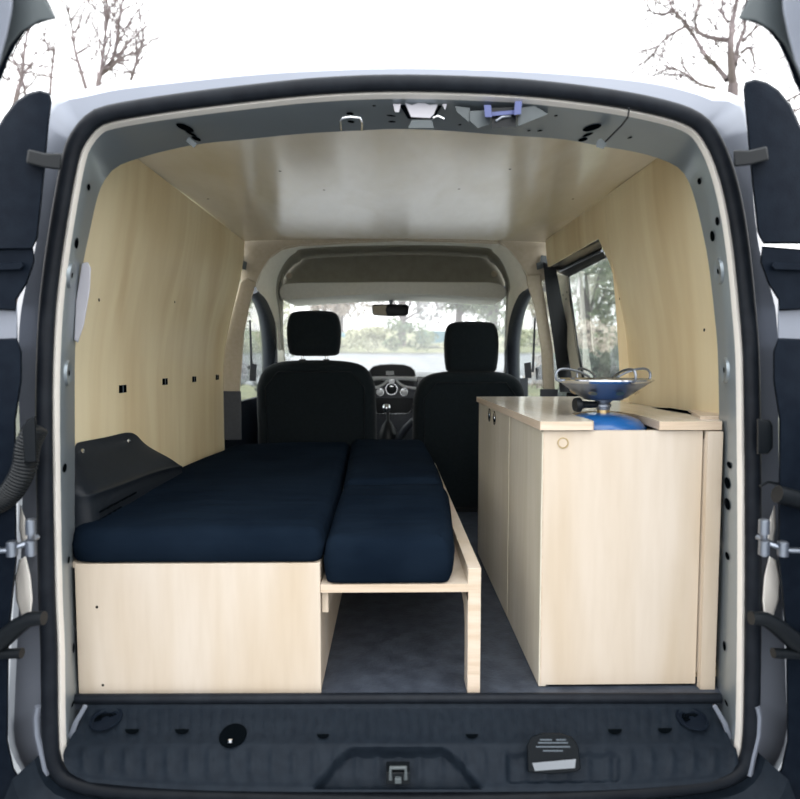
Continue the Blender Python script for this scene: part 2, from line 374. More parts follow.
# outer roof and body sides (the right side has the sliding-door window opening)
mb = MB().use('silver_paint'); rows = []
for Y, z, hw in ((0.68, 1.31, 0.69), (1.2, 1.38, 0.70), (1.8, 1.40, 0.70), (2.38, 1.39, 0.70), (2.46, 1.15, 0.70)):
    rows.append([Vector((hw * math.sin(a), Y, z - 0.05 * (1 - math.cos(a)))) for a in [R(-90 + 15 * k) for k in range(13)]])
mb.grid(rows); mb.build('roof_panel', parent=van)
mb = MB().use('silver_paint')
mb.box(-0.86, -0.80, 0.6, 1.5, -0.2, 0.95); mb.box(-0.86, -0.80, 1.5, 2.9, -0.2, 0.42)
mb.box(0.80, 0.86, 0.6, 3.0, -0.2, 0.48); mb.box(0.80, 0.86, 0.30, 0.60, -0.2, 0.95)
mb.box(-0.86, 0.86, 2.95, 3.6, -0.2, 0.42)
mb.build('body_side', parent=van, bevel=0.01)
# rear bumper
mb = MB().use('dark_plastic')
ks = [k for k in range(NA) if CEN[1] - rS[k] * math.cos(2 * math.pi * k / NA) > 744]
def bpt(k, d, Y, drop=0): r = rS[k] + d; a = 2 * math.pi * k / NA; return W(CEN[0] + r * math.sin(a), CEN[1] - r * math.cos(a) + drop, Y)
mb.grid([[bpt(k, -4, 0.0) for k in ks], [bpt(k, 2, -0.012) for k in ks], [bpt(k, 10, -0.03) for k in ks], [bpt(k, 40, -0.06) for k in ks], [bpt(k, 90, -0.07, 60) for k in ks]])
mb.build('rear_bumper', parent=van)

# ------------------------------------------------------------------ sill cover
rowdef0 = [(703, 0.082), (708, 0.075), (720, 0.052), (733, 0.028), (744, 0.006), (752, -0.004), (764, -0.018), (775, -0.028), (783, -0.034), (787, -0.036), (792, -0.04)]
xl = [86, 84, 78, 73, 68, 65, 63, 64, 70, 76, 88]; xr = [712, 714, 721, 727, 732, 736, 738, 738, 732, 724, 712]
def ramp(tab, t):
    f = t * (len(tab) - 1); i = min(int(f), len(tab) - 2); f -= i
    a, b_ = tab[i], tab[i + 1]
    return tuple(u + (v - u) * f for u, v in zip(a, b_)) if isinstance(a, tuple) else a + (b_ - a) * f
NR = 60
rowdef = [ramp(rowdef0, k / NR) for k in range(NR + 1)]; xl = [ramp(xl, k / NR) for k in range(NR + 1)]; xr = [ramp(xr, k / NR) for k in range(NR + 1)]
mb = MB().use('dark_plastic'); rows = []
NX = 320
for (py, Y), a, b in zip(rowdef, xl, xr):
    row = []
    for i in range(NX + 1):
        t = i / NX; px = a + (b - a) * t; e = abs(px - 400) / 338
        dy = -14 * max(0, (py - 744) / 48) * e ** 4
        p = W(px, py + dy, Y)
        rib = 0.0055 * (0.5 + 0.5 * math.cos(px / 21 * 2 * math.pi)) ** 3 * ssm(744, 760, py) * (1 - ssm(775, 786, py))
        rib -= 0.0026 * (0.5 + 0.5 * math.cos(px / 10.5 * 2 * math.pi)) ** 6 * (1 - ssm(733, 744, py)) * ssm(703, 715, py)
        rec = ssm(0, 7, (px - (347 - (py - 748) * 0.9))) * ssm(0, 7, ((448 + (py - 748) * 0.9) - px)) * ssm(746, 754, py) * (1 - ssm(785, 790, py))
        rec2 = ssm(0, 6, px - 505) * ssm(0, 6, 622 - px) * ssm(752, 758, py) * (1 - ssm(778, 786, py)) * 0.6
        p.z += rib - 0.020 * rec - 0.014 * rec2; p.y += 0.016 * rec + 0.008 * rec2
        row.append(p)
    rows.append(row)
mb.grid(rows)
sill = mb.build('sill_cover', parent=van); tag(sill, 'ribbed dark plastic loading sill cover across the rear opening')
mb = MB().use('seal_rubber'); mb.tube([W(74, 699, 0.086), W(400, 698, 0.086), W(720, 698, 0.086)], 0.010, 10)
mb.build('floor_edge_strip', parent=van)
def up_at(px, py, Y, dz=0.004): p = W(px, py, Y); p.z += dz; return p
def yrow(py):
    for (p0, y0), (p1, y1) in zip(rowdef, rowdef[1:]):
        if p0 <= py <= p1: return y0 + (y1 - y0) * (py - p0) / (p1 - p0)
    return 0
for (x, y, rx, ry) in [(132,733,7,6),(182,733,7,6),(323,738,6,5),(472,738,6,5),(615,733,7,6),(665,732,7,6)]:
    b = MB().use('black_hole'); pts = [(x - rx, y - 2), (x + rx, y - 2)] + [(x + rx * math.cos(R(a)), y - 1 + ry * 0.7 * math.sin(R(a))) for a in range(0, 181, 20)]
    pp = [up_at(u, v, yrow(v), 0.004) for u, v in pts]; b.cap(pp); b.build('drain_slot', parent=sill, smooth=False)
b = MB().use('black_hole'); c = up_at(233, 737, yrow(737), 0.003)
b.lathe([(0.026, 0), (0.025, 0.002), (0.0001, 0.0022)], c, (0, -0.35, 1), 28)
b.use('chrome').lathe([(0.005, 0), (0.004, 0.004), (0.0001, 0.005)], c + Vector((0, -0.019, 0.0005)), (0, 0, 1), 10)  # chrome bead added as the glint in the hole
tag(b.build('sill_hole', parent=sill), 'round open hole in the sill cover')
for x in (106, 692):
    c = up_at(x, 720, yrow(720), 0.003); b = MB().use('trim_plastic')
    b.lathe([(0.031, 0), (0.030, 0.0025), (0.026, 0.0028), (0.025, 0.0008), (0.0001, 0.001)], c, (0, -0.2, 1), 28)
    b.use('black_hole')
    for k in range(3):
        b.tube([c + Vector((0.018 * math.cos(R(a)) * (1 - k * 0.25), 0.018 * math.sin(R(a)) * (1 - k * 0.25) - 0.002, 0.002)) for a in range(30, 211, 20)], 0.002, 6)
    b.build('tie_down_cover', parent=sill)
# centre striker and offset latch
c = up_at(398, 772, -0.02, -0.005)
b = MB().use('black_plastic'); b.box(c.x - 0.022, c.x + 0.022, c.y - 0.012, c.y + 0.02, c.z - 0.01, c.z + 0.012)
b.use('bracket_grey').tube([c + Vector(v) for v in ((-0.014, -0.014, 0.0), (-0.014, -0.012, 0.022), (0.014, -0.012, 0.022), (0.014, -0.014, 0.0))], 0.004, 8)
b.box(c.x - 0.006, c.x + 0.006, c.y - 0.02, c.y - 0.012, c.z - 0.004, c.z + 0.006)
tag(b.build('door_striker', parent=van, bevel=0.001), 'small steel striker loop in the middle of the sill')
oc = W(554, 765, -0.03)
lt = [(528,772),(527,745),(531,737),(542,733),(560,733),(572,737),(578,745),(581,768),(576,772),(552,774)]
b = MB().use('black_plastic')
b.pad([(x, -y) for x, y in lt], 0.05, 0.9, lambda u, v, w: W(u, -v, -0.035 + w), 3)
b.use('chrome'); q = [(532,763),(576,759),(575,768),(535,771)]
b.hexa([W(x, y, -0.0375) for x, y in q], [W(x, y, -0.033) for x, y in q])
b.use('sand_print')
for k, (x0, x1, y0) in enumerate([(538,568,742),(536,570,746),(540,552,739),(556,566,739),(543,563,750)]):
    q = [(x0, y0), (x1, y0), (x1, y0 + 1.6), (x0, y0 + 1.6)]; b.hexa([W(x, y, -0.0365) for x, y in q], [W(x, y, -0.033) for x, y in q])
tag(b.build('door_latch', parent=van), 'black door latch housing with a bright chrome lower edge')

# ------------------------------------------------------------------ header latches
def poly_prism(mb, pts, Y0, Y1):
    mb.hexa([W(x, y, Y0) for x, y in pts], [W(x, y, Y1) for x, y in pts])
b = MB().use('white_plastic'); poly_prism(b, [(405,103),(412,105),(421,102),(430,105),(438,104),(434,114),(430,118),(411,117)], 0.085, 0.10)
b.use('bracket_grey'); poly_prism(b, [(412,120),(432,120),(434,128),(408,128)], 0.085, 0.10)
b.use('black_hole'); poly_prism(b, [(402,101),(440,101),(442,106),(434,119),(408,119),(400,106)], 0.092, 0.12)
b.use('white_plastic'); poly_prism(b, [(393,104),(401,104),(399,112),(395,112)], 0.08, 0.1); poly_prism(b, [(442,104),(447,104),(445,110)], 0.08, 0.1)
b.use('chrome').tube([W(433,118,0.08), W(438,116,0.078), W(444,119,0.08)], 0.002, 6)
tag(b.build('header_bracket', parent=van), 'pale plastic bracket set in the header above the opening')
b = MB().use('bracket_grey'); poly_prism(b, [(455,106),(470,108),(469,122),(457,112)], 0.075, 0.1)
poly_prism(b, [(470,111),(490,110),(490,124),(478,128),(470,121)], 0.07, 0.11)
poly_prism(b, [(518,108),(535,106),(548,114),(536,119),(518,126)], 0.07, 0.11)
b.use('blue_plastic'); poly_prism(b, [(484,105),(491,105),(492,117),(485,117)], 0.045, 0.09); poly_prism(b, [(515,101),(522,101),(521,114),(514,115)], 0.045, 0.09)
poly_prism(b, [(492,112),(515,110),(515,114),(492,116)], 0.055, 0.08)
b.use('black_plastic'); poly_prism(b, [(491,108),(516,107),(516,127),(492,128)], 0.062, 0.11)
b.use('steel'); b.tube([W(496,121,0.06), W(502,117,0.058), W(511,116,0.06)], 0.0022, 6)
tag(b.build('header_latch', parent=van, smooth=False), 'black and blue door latch in the header')
b = MB().use('chrome'); b.tube([W(341,130,0.11), W(340,121,0.09), W(343,118,0.085), (W(350,117,0.083)), W(360,118,0.086), W(362,122,0.09), W(362,130,0.11)], 0.0022, 8)
b.build('header_bracket', parent=van)
for pts in ([(186,141),(189,137),(197,144),(194,148)], [(597,141),(601,138),(607,144),(603,149),(596,147)]):
    b = MB().use('bracket_grey'); poly_prism(b, pts, 0.105, 0.13); b.build('clip', parent=van)
b = MB().use('seal_rubber'); b.tube([W(629,108,0.0), W(628,117,0.02), W(622,125,0.05), W(604,143,0.115)], 0.0016, 6); b.build('cable', parent=van)
b = MB().use('white_plastic'); pp = [(74,340),(76,300),(82,263),(88,262),(91,268),(90,290),(84,325),(78,343)]
poly_prism(b, pp, 0.145, 0.16); tag(b.build('pillar_cover', parent=van, bevel=0.002), 'pale plastic pillar cover edge')

# ------------------------------------------------------------------ rear doors (swung wide open)
def mir(p): return (792 - p[0] + 0, p[1])
def rear_door(side):
    s = -1 if side == 'left' else 1
    m = (lambda x: x) if s < 0 else (lambda x: 795 - x)
    d = tag(bpy.data.objects.new('door', None), '%s rear door swung wide open showing dark inner trim' % ('driver side' if s < 0 else 'kitchen side')); COL.objects.link(d)
    d.location = Vector((s * 0.72, 0, 0.3)) - PL['van']; d.parent = van; PL[d.name] = Vector((s * 0.72, 0, 0.3))
    # tall dark trim with the rounded top, deepening downwards
    up_pts = [(-34,250),(-30,190),(-18,150),(-6,133),(4,116),(16,101),(28,93),(40,90),(50,93),(52,101),(49,125),(46,160),(42,200),(38,238),(32,250)]
    up_pts = [(m(x), -y + (0 if s < 0 else 11 if y < 120 else 6)) for x, y in up_pts]
    b = MB().use('trim_plastic'); b.pad(up_pts, 0.07, 2.2, lambda u, v, w: W(u, -v, -0.052 + w), 4)
    lo = [(-40,252),(33,246),(35,262),(27,284),(17,300),(16,311),(-40,308)]
    b.pad([(m(x), -y) for x, y in lo], 0.07, 2.0, lambda u, v, w: W(u, -v, -0.045 + w), 3)
    b.pad([(m(x), -y) for x, y in [(-40,266),(22,262),(24,266),(20,270),(-40,272)]], 0.02, 1.0, lambda u, v, w: W(u, -v, -0.055 + w), 2)
    lw = [(-40,340),(17,338),(22,352),(22,380),(16,420),(17,560),(13,600),(9,640),(8,740),(14,768),(30,795),(40,830),(-60,830)]
    b.pad([(m(x), -y) for x, y in lw], 0.07, 2.0, lambda u, v, w: W(u, -v, -0.045 + w), 3)
    b.build('inner_trim', parent=d)
    b = MB().use('silver_paint')
    poly_prism(b, [(m(x), y) for x, y in [(-50,300),(17,302),(18,345),(-50,345)]], -0.02, 0.03)
    # the rest of the leaf runs back towards the photographer, outside the frame
    x0 = 0.80 * s; b.box(min(x0, x0 + 0.07 * s), max(x0, x0 + 0.07 * s), -0.72, -0.03, -0.15, 0.62)
    def sl(X0, z, y0, y1): return [Vector((X0 * s, y0, z)), Vector((X0 * s, y1, z)), Vector(((X0 + 0.05) * s, y1, z)), Vector(((X0 + 0.05) * s, y0, z))]
    b.hexa(sl(0.80, 0.62, -0.72, -0.64), sl(0.62, 1.16, -0.72, -0.64)); b.hexa(sl(0.62, 1.16, -0.72, -0.345), sl(0.58, 1.27, -0.72, -0.345))
    b.build('door_shell', parent=d, bevel=0.003)
    b = MB().use('trim_plastic')
    fin = [(-10,-20),(44,-20),(47,-2),(57,19),(48,21),(36,25),(26,32),(17,44),(9,60),(0,84),(-14,110),(-30,110)]
    poly_prism(b, [(m(x), y) for x, y in fin], -0.32, -0.30)
    b.use('bracket_grey'); poly_prism(b, [(m(x), y) for x, y in [(46,0),(57,19),(40,21),(22,31),(10,45),(0,66),(-10,90),(-20,60),(0,25),(12,10),(14,-12),(40,-14)]], -0.335, -0.322)
    b.use('silver_paint'); poly_prism(b, [(m(x), y) for x, y in [(-60,-30),(14,-30),(12,10),(7,35),(0,62),(-12,90),(-60,100)]], -0.36, -0.33)
    b.build('window_frame', parent=d, bevel=0.002)
    # check strap
    b = MB().use('black_plastic')
    q = [(28,149),(45,153),(62,153),(61,170),(44,168),(26,163)]
    poly_prism(b, [(m(x), y - (0 if s < 0 else 3)) for x, y in q], -0.075, -0.055)
    b.build('check_strap', parent=d, bevel=0.003)
    # steel hinge
    b = MB().use('steel')
    b.tube([W(m(-20), 551, -0.08), W(m(8), 550, -0.08), W(m(24), 544, -0.07), W(m(36), 537, -0.045)], [0.008, 0.008, 0.009, 0.009], 8, flat=0.6)
    for (x, y) in ((12, 549), (31, 527), (31, 548)):
        c = W(m(x), y, -0.08); b.lathe([(0.0001, -0.012), (0.009, -0.012), (0.009, 0.012), (0.006, 0.014), (0.0001, 0.014)], c, (0, 0, 1), 12)
    b.tube([W(m(31), 520, -0.06), W(m(31), 556, -0.06)], 0.006, 8)
    tag(b.build('hinge', parent=d), 'steel hinge with bolt heads')
    b = MB().use('black_plastic'); b.tube([W(m(x), y, -0.07) for x, y in ((-20,650),(2,640),(18,626),(30,619),(44,618))], [0.018, 0.017, 0.015, 0.013, 0.012], 10)
    b.tube([W(m(x), y, -0.07) for x, y in ((-20,655),(22,653))], 0.009, 10); b.build('door_stay', parent=d)
    if s < 0:
        b = MB().use('black_plastic'); path = catmull([W(x, y, -0.06) for x, y in ((-16,508),(2,500),(14,488),(24,468),(28,445),(36,428))], 14)
        b.tube(path, [0.0185 + 0.002 * (k % 2) for k in range(len(path))], 12); tag(b.build('cable_conduit', parent=d), 'corrugated black cable conduit')
        b = MB().use('black_plastic'); b.pad([(x, -y) for x, y in [(22,432),(26,420),(36,416),(37,462),(24,462)]], 0.03, 1.5, lambda u, v, w: W(u, -v, -0.085 + w), 2); b.build('conduit_boot', parent=d)
    else:
        b = MB().use('black_plastic'); b.pad([(x, -y) for x, y in [(757,419),(770,420),(773,426),(773,448),(768,454),(757,454)]], 0.02, 2, lambda u, v, w: W(u, -v, -0.03 + w), 3)
        b.build('cable_grommet', parent=d); b = MB().use('black_plastic'); b.tube([W(x, y, -0.03) for x, y in ((760,486),(768,482),(780,484),(800,488))], 0.0025, 6); b.build('wire', parent=d); b = MB().use('black_plastic')
        b.tube([W(x, y, -0.06) for x, y in ((777,494),(800,500),(815,504))], 0.016, 10); b.build('door_stay', parent=d)
    # cream pieces painted in as white reflections on the pillar behind the hinge
    for j, pts in enumerate(([(20,505),(26,520),(29,532),(27,548),(22,546),(19,528)], [(19,560),(26,556),(31,576),(33,600),(30,625),(22,618),(16,600),(15,578)])):
        b = MB().use('cream_flange' if j < 2 else 'silver_paint'); b.pad([(m(x), -y) for x, y in pts], 0.02, 1.8, lambda u, v, w: W(u, -v, -0.008 + w), 3); b.build('pillar_reflection', parent=van)
    b = MB().use('silver_paint'); b.tube([W(m(x), y, -0.012) for x, y in ((38,706),(36,716),(37,735),(42,755),(46,775))], 0.006, 8); b.build('pillar_moulding', parent=van)
rear_door('left'); rear_door('right')

# ------------------------------------------------------------------ plywood lining: walls, ceiling, floor
def wall_x(z, s, Y=0.8):
    base = 0.722 - 0.075 * ssm(0.62, 1.20, z) ** 1.0 - 0.02 * max(0, (Y - 0.2)) * ssm(0.7, 1.2, z)
    return s * base
mb = MB().use('ply_wall'); CZ = 1.19
def wall_panel(s, ys, cut=None, z0=0.0):
    rows = []; back = []
    for Y in ys:
        lo = z0
        if cut: lo = cut(Y)
        rows.append([Vector((wall_x(z, s, Y), Y, z)) for z in [lo + (CZ - lo) * k / 16 for k in range(17)]])
        back.append([Vector((p.x + s * 0.009, p.y, p.z)) for p in rows[-1]])
    mb.grid(rows); mb.grid(back)
    for a, b_ in ((rows[0], back[0]), (rows[-1], back[-1])): mb.grid([a, b_])
    mb.grid([[r[0] for r in rows], [r[0] for r in back]]); mb.grid([[r[-1] for r in rows], [r[-1] for r in back]])
wall_panel(-1, [0.14, 0.4, 0.7, 1.0, 1.3, 1.44])
mb.use('black_hole')
for (x, y) in ((166, 302), (160, 475), (92, 300)):
    c = WX(x, y, wall_x(0.7, -1) + 0.004); c.x = wall_x(c.z, -1, c.y) + 0.001; mb.disc(c, (1, 0, 0), 0.004, 8)
wallL = tag(mb.build('wall_left', angle=60), 'birch plywood lining of the left side wall', kind='structure')
for (x, y) in ((124, 390), (166, 381), (195, 378), (218, 377)):
    c = WX(x, y, -0.718); c.z = 0.627 if x != 124 else 0.617; fx = wall_x(c.z, -1, c.y)
    b = MB().use('black_hole'); b.box(fx - 0.002, fx + 0.0015, c.y - 0.021, c.y + 0.021, c.z - 0.010, c.z + 0.010)
    b.use('sand_print'); b.box(fx, fx + 0.0025, c.y - 0.002, c.y + 0.002, c.z - 0.010, c.z + 0.010)
    tag(b.build('rail_socket', parent=wallL, smooth=False), 'small black rectangular socket with two cells')
# right wall: opening for the sliding-door window behind Y = 0.74
mb = MB().use('ply_wall')
cutpts = []
for x, y in ((629, 378), (628, 340), (624, 318), (618, 292), (609, 262), (598, 238)):
    p_ = WX(x, y, 0.70)
    for _ in range(6): p_ = WX(x, y, wall_x(p_.z, 1, p_.y))
    cutpts.append(p_)
topz = cutpts[-1].z; yc = cutpts[-1].y
def cutz(Y):
    if Y <= cutpts[0].y: return 0.0
    for a, b_ in zip(cutpts, cutpts[1:]):
        if a.y <= Y <= b_.y: return a.z + (b_.z - a.z) * (Y - a.y) / max(1e-6, b_.y - a.y)
    return topz
ys = [0.14, 0.3, 0.5, cutpts[0].y - 0.0005] + [cutpts[0].y + 0.0005] + [p.y for p in cutpts[1:]] + [1.1, 1.25, 1.40]
ys = sorted(set(ys))
wall_panel(1, ys, lambda Y: 0.0 if Y < cutpts[0].y else max(0.0, cutz(Y)))
mb.use('black_hole')
for (x, y) in ((624, 299), (700, 330)):
    c = WX(x, y, 0.70); c.x = wall_x(c.z, 1, c.y) - 0.001; mb.disc(c, (-1, 0, 0), 0.004, 8)
wallR = tag(mb.build('wall_right', angle=60), 'birch plywood lining of the right side wall, cut round the window', kind='structure')
# ceiling
mb = MB().use('ply_ceiling'); rows = []; back = []
for Y, dz in ((0.14, -0.01), (0.4, 0.0), (0.8, 0.005), (1.1, 0.004), (1.44, 0.0)):
    rows.append([Vector((x, Y, CZ + dz + 0.012 * (1 - (x / 0.65) ** 2))) for x in [(-0.66 + 1.32 * i / 12) for i in range(13)]])
    back.append([p + Vector((0, 0, 0.009)) for p in rows[-1]])
mb.grid(rows); mb.grid(back)
for k in (0, -1): mb.grid([rows[k], back[k]]); mb.grid([[r[k] for r in rows], [r[k] for r in back]])
mb.use('black_hole')
for (x, y) in ((324, 189), (459, 188), (208, 198), (573, 198), (280, 170), (510, 168)):
    c = WZ(x, y, CZ + 0.008); mb.disc(c - Vector((0, 0, 0.003)), (0, 0, -1), 0.004, 8, up=(0, 1, 0))
tag(mb.build('ceiling', angle=60), 'birch plywood ceiling lining with a soft sheen', kind='structure')
mb = MB().use('floor_lino'); mb.box(-0.72, 0.72, 0.092, 2.9, -0.02, 0.0)
tag(mb.build('floor'), 'dark mottled vinyl van floor', kind='structure')

# ------------------------------------------------------------------ cab: headliner, shelf, pillars, windscreen, dash
def arch(pts, Y): return [W(x, y, Y) for x, y in pts]
a1 = catmull([(278,350,0),(276,325,0),(267,301,0),(256,287,0),(262,270,0),(271,257,0),(282,249,0),(300,245,0),(400,240,0),(490,242,0),(507,248,0),(519,262,0),(531,284,0),(519,295,0),(510,318,0),(506,350,0)], 4)
a2 = catmull([(281,350,0),(280,325,0),(278,306,0),(276,292,0),(278,276,0),(286,261,0),(295,253,0),(310,248,0),(400,245,0),(480,247,0),(494,253,0),(503,264,0),(510,284,0),(508,298,0),(507,320,0),(505,350,0)], 4)
a3 = catmull([(283,350,0),(282,325,0),(281,306,0),(280,294,0),(283,280,0),(291,268,0),(300,262,0),(312,258,0),(400,255,0),(478,257,0),(490,262,0),(499,270,0),(506,286,0),(506,298,0),(505,320,0),(504,350,0)], 4)
mb = MB().use('beige_trim')
for pts in ([(228,222),(300,222),(300,246),(282,250),(270,259),(262,271),(256,287),(241,285),(240,262),(232,262)], [(300,222),(400,222),(500,222),(500,244),(400,241),(300,246)], [(500,222),(566,222),(560,262),(546,262),(545,280),(530,285),(520,264),(508,249),(498,243)]):
    poly_prism(mb, pts, 1.462, 1.475)
mb.use('headliner'); mb.grid([[W(p.x, p.y, 1.46) for p in a1], [W(p.x, p.y, 1.49) for p in [Vector((p.x * 0.5 + q.x * 0.5, p.y * 0.5 + q.y * 0.5)) for p, q in zip(a1, a2)]], [W(p.x, p.y, 1.60) for p in a2]])
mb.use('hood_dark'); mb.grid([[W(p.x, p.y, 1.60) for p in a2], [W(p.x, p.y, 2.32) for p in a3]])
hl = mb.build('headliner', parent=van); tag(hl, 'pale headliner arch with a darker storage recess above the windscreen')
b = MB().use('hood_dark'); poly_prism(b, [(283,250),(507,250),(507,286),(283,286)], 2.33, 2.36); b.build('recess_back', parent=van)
b = MB().use('headliner')
sh = [(x, -y) for x, y in [(277.5,292),(279,287),(282,284),(288,282.3),(300,281.5),(400,280.5),(490,281),(499,282.5),(505,285.5),(508,291),(507,296),(503,299.5),(490,299),(440,296),(392,295),(340,297),(300,300),(287,301),(280,298)]]
b.pad(sh, 0.36, 1.6, lambda u, v, w: W(u, -v, 1.93) + Vector((0, w, 0)), 4)
b.use('beige_trim')
for (x, y) in ((289, 276), (494, 274)): b.lathe([(0.016, 0), (0.014, 0.01), (0.0001, 0.012)], W(x, y, 1.93), (0, -1, 0), 14)
tag(b.build('overhead_shelf', parent=van), 'pale overhead shelf lip above the windscreen')
# pale A pillars
for s, pts in ((-1, [(272,268),(284,268),(283,330),(286,372),(277,372),(275,330)]), (1, [(504,268),(518,268),(516,330),(513,376),(503,376),(508,330)])):
    b = MB().use('headliner'); poly_prism(b, pts, 2.05, 2.09); b.build('windscreen_pillar', parent=van, bevel=0.004)
b = MB().use('hazy_glass'); b.grid([[W(278, 292, 2.30), W(340, 290, 2.34), W(392, 289, 2.36), W(450, 290, 2.34), W(511, 292, 2.30)], [W(270, 371, 2.8), W(340, 371, 2.95), W(392, 371, 3.0), W(450, 371, 2.95), W(522, 371, 2.8)]])
tag(b.build('windscreen', parent=van), 'windscreen with a pale haze mixed into its glass')
# interior mirror
mi = MB().use('black_plastic'); mi.pad([(x, -y) for x, y in [(372,306),(374,304.5),(390,304),(407,304.5),(409,307),(408.5,314),(406,316),(390,316.5),(374,315.5),(372,313)]], 0.03, 1.2, lambda u, v, w: W(u, -v, 2.14 + w), 3)
mi.use('beige_trim'); mi.pad([(x, -y) for x, y in [(373,306),(387,305),(385.5,310),(387,315.6),(373.5,314.6)]], 0.004, 0.3, lambda u, v, w: W(u, -v, 2.134 + w), 1)
mi.use('steel'); mi.tube([W(391, 305, 2.16), W(391, 296, 2.2)], [0.008, 0.02], 10)
tag(mi.build('rear_view_mirror', parent=van), 'interior mirror hanging from the windscreen')
# dashboard
D = 2.12
dash = MB().use('dash_top')
dash.grid([[Vector((x, Y, z + 0.012 * math.cos(x * 4))) for x in [(-0.72 + 1.44 * i / 20) for i in range(21)]] for Y, z in ((2.20, 0.50), (2.21, 0.60), (2.26, 0.625), (2.5, 0.628), (2.98, 0.615))])
dash.use('dash_plastic'); dash.box(-0.72, 0.72, 2.22, 2.9, 0.05, 0.55)
dash = dash.build('dashboard', parent=van); tag(dash, 'dashboard with top coloured pale as if sunlit and dark centre console')
def dpad(name, mat, pts, Y, d=0.03, r=0.8, label=None):
    b = MB().use(mat); b.pad([(x, -y) for x, y in pts], d, r, lambda u, v, w: W(u, -v, Y + w), 3)
    o = b.build(name, parent=dash); 
    if label: tag(o, label)
    return o
dpad('centre_console', 'dash_plastic', [(368,378),(418,378),(418,392),(415,400),(416,440),(370,440),(371,400),(367,392)], D, 0.2, 0.6)
dpad('display_hood', 'black_plastic', [(368,375.5),(369,370),(373,366),(380,364.2),(392,363.6),(404,364.2),(411,366.5),(415,370.5),(416,375.5),(413,377),(371,377)], D - 0.03, 0.15, 0.9, 'black display hood on top of the dashboard')
b = MB().use('dash_top'); poly_prism(b, [(386,371),(394,371),(394,375),(386,375)], D - 0.033, D - 0.02); b.build('display', parent=dash)
b = MB().use('silver_trim')
tp = catmull([W(x, y, D - 0.015) for x, y in ((368,379),(378,378),(392,377.5),(406,378),(417,379))], 4); b.tube(tp, 0.014, 8)
for sx in (1, -1): b.tube(catmull([W(392 + sx * x, y, D - 0.02) for x, y in ((4,380),(8,384),(14,387),(24,388.5))], 4), 0.0075, 8)
b.lathe([(0.018, 0), (0.016, 0.006), (0.0001, 0.007)], W(391.5, 381, D - 0.02), (0, -1, 0), 16)
tag(b.build('silver_dash_trim', parent=dash), 'silver trim strip around the air vents')
for sx in (-1, 1):
    b = MB().use('black_plastic'); poly_prism(b, [(392 + sx * 6, 380.5), (392 + sx * 22, 380.5), (392 + sx * 22, 386), (392 + sx * 14, 385), (392 + sx * 9, 383)], D - 0.01, D + 0.02); b.build('air_vent', parent=dash)
for (x, y, r_) in ((380, 392, 0.020), (404, 392, 0.020), (391.5, 389, 0.030)):
    b = MB().use('black_plastic' if r_ > 0.025 else 'silver_trim'); b.lathe([(r_, 0), (r_ * 0.95, 0.018), (r_ * 0.6, 0.022), (0.0001, 0.022)], W(x, y, D - 0.002), (0, -1, 0), 20)
    b.use('chrome').lathe([(r_ * 1.05, 0), (r_ * 1.05, 0.004), (r_ * 0.98, 0.004)], W(x, y, D - 0.002), (0, -1, 0), 20)
    b.tube([W(x - 2, y - 2, D - 0.025), W(x, y - 3, D - 0.026), W(x + 2, y - 2, D - 0.025)], 0.003, 6); b.build('heater_dial', parent=dash)
dpad('radio', 'black_plastic', [(374,398),(413,398),(413,410),(410,413),(377,413),(374,410)], D - 0.012, 0.03, 0.6)
b = MB().use('chrome'); b.tube([W(x, y, D - 0.02) for x, y in ((370,406),(373,411.5),(379,413.5),(407,413.5),(411,411),(414,405))], 0.0035, 6); b.build('console_trim', parent=dash)
b = MB().use('black_plastic'); b.lathe([(0.055, -0.12), (0.05, -0.08), (0.025, -0.03), (0.008, -0.01), (0.007, 0.06)], W(388, 424, D - 0.28) + Vector((0, 0, 0.03)), (0, -0.1, 1), 16)
b.use('chrome'); g = W(386.5, 408, D - 0.28); b.lathe([(0.0001, -0.022), (0.014, -0.02), (0.021, -0.006), (0.021, 0.006), (0.014, 0.018), (0.0001, 0.021)], g, (0, 0, 1), 18)
tag(b.build('gear_lever', parent=dash), 'gear lever with a round chrome knob')
b = MB().use('dash_plastic'); b.tube([W(398,440,D-0.3), W(406,428,D-0.35), W(414,420,D-0.38)], [0.02,0.018,0.016], 10); b.build('handbrake', parent=dash)

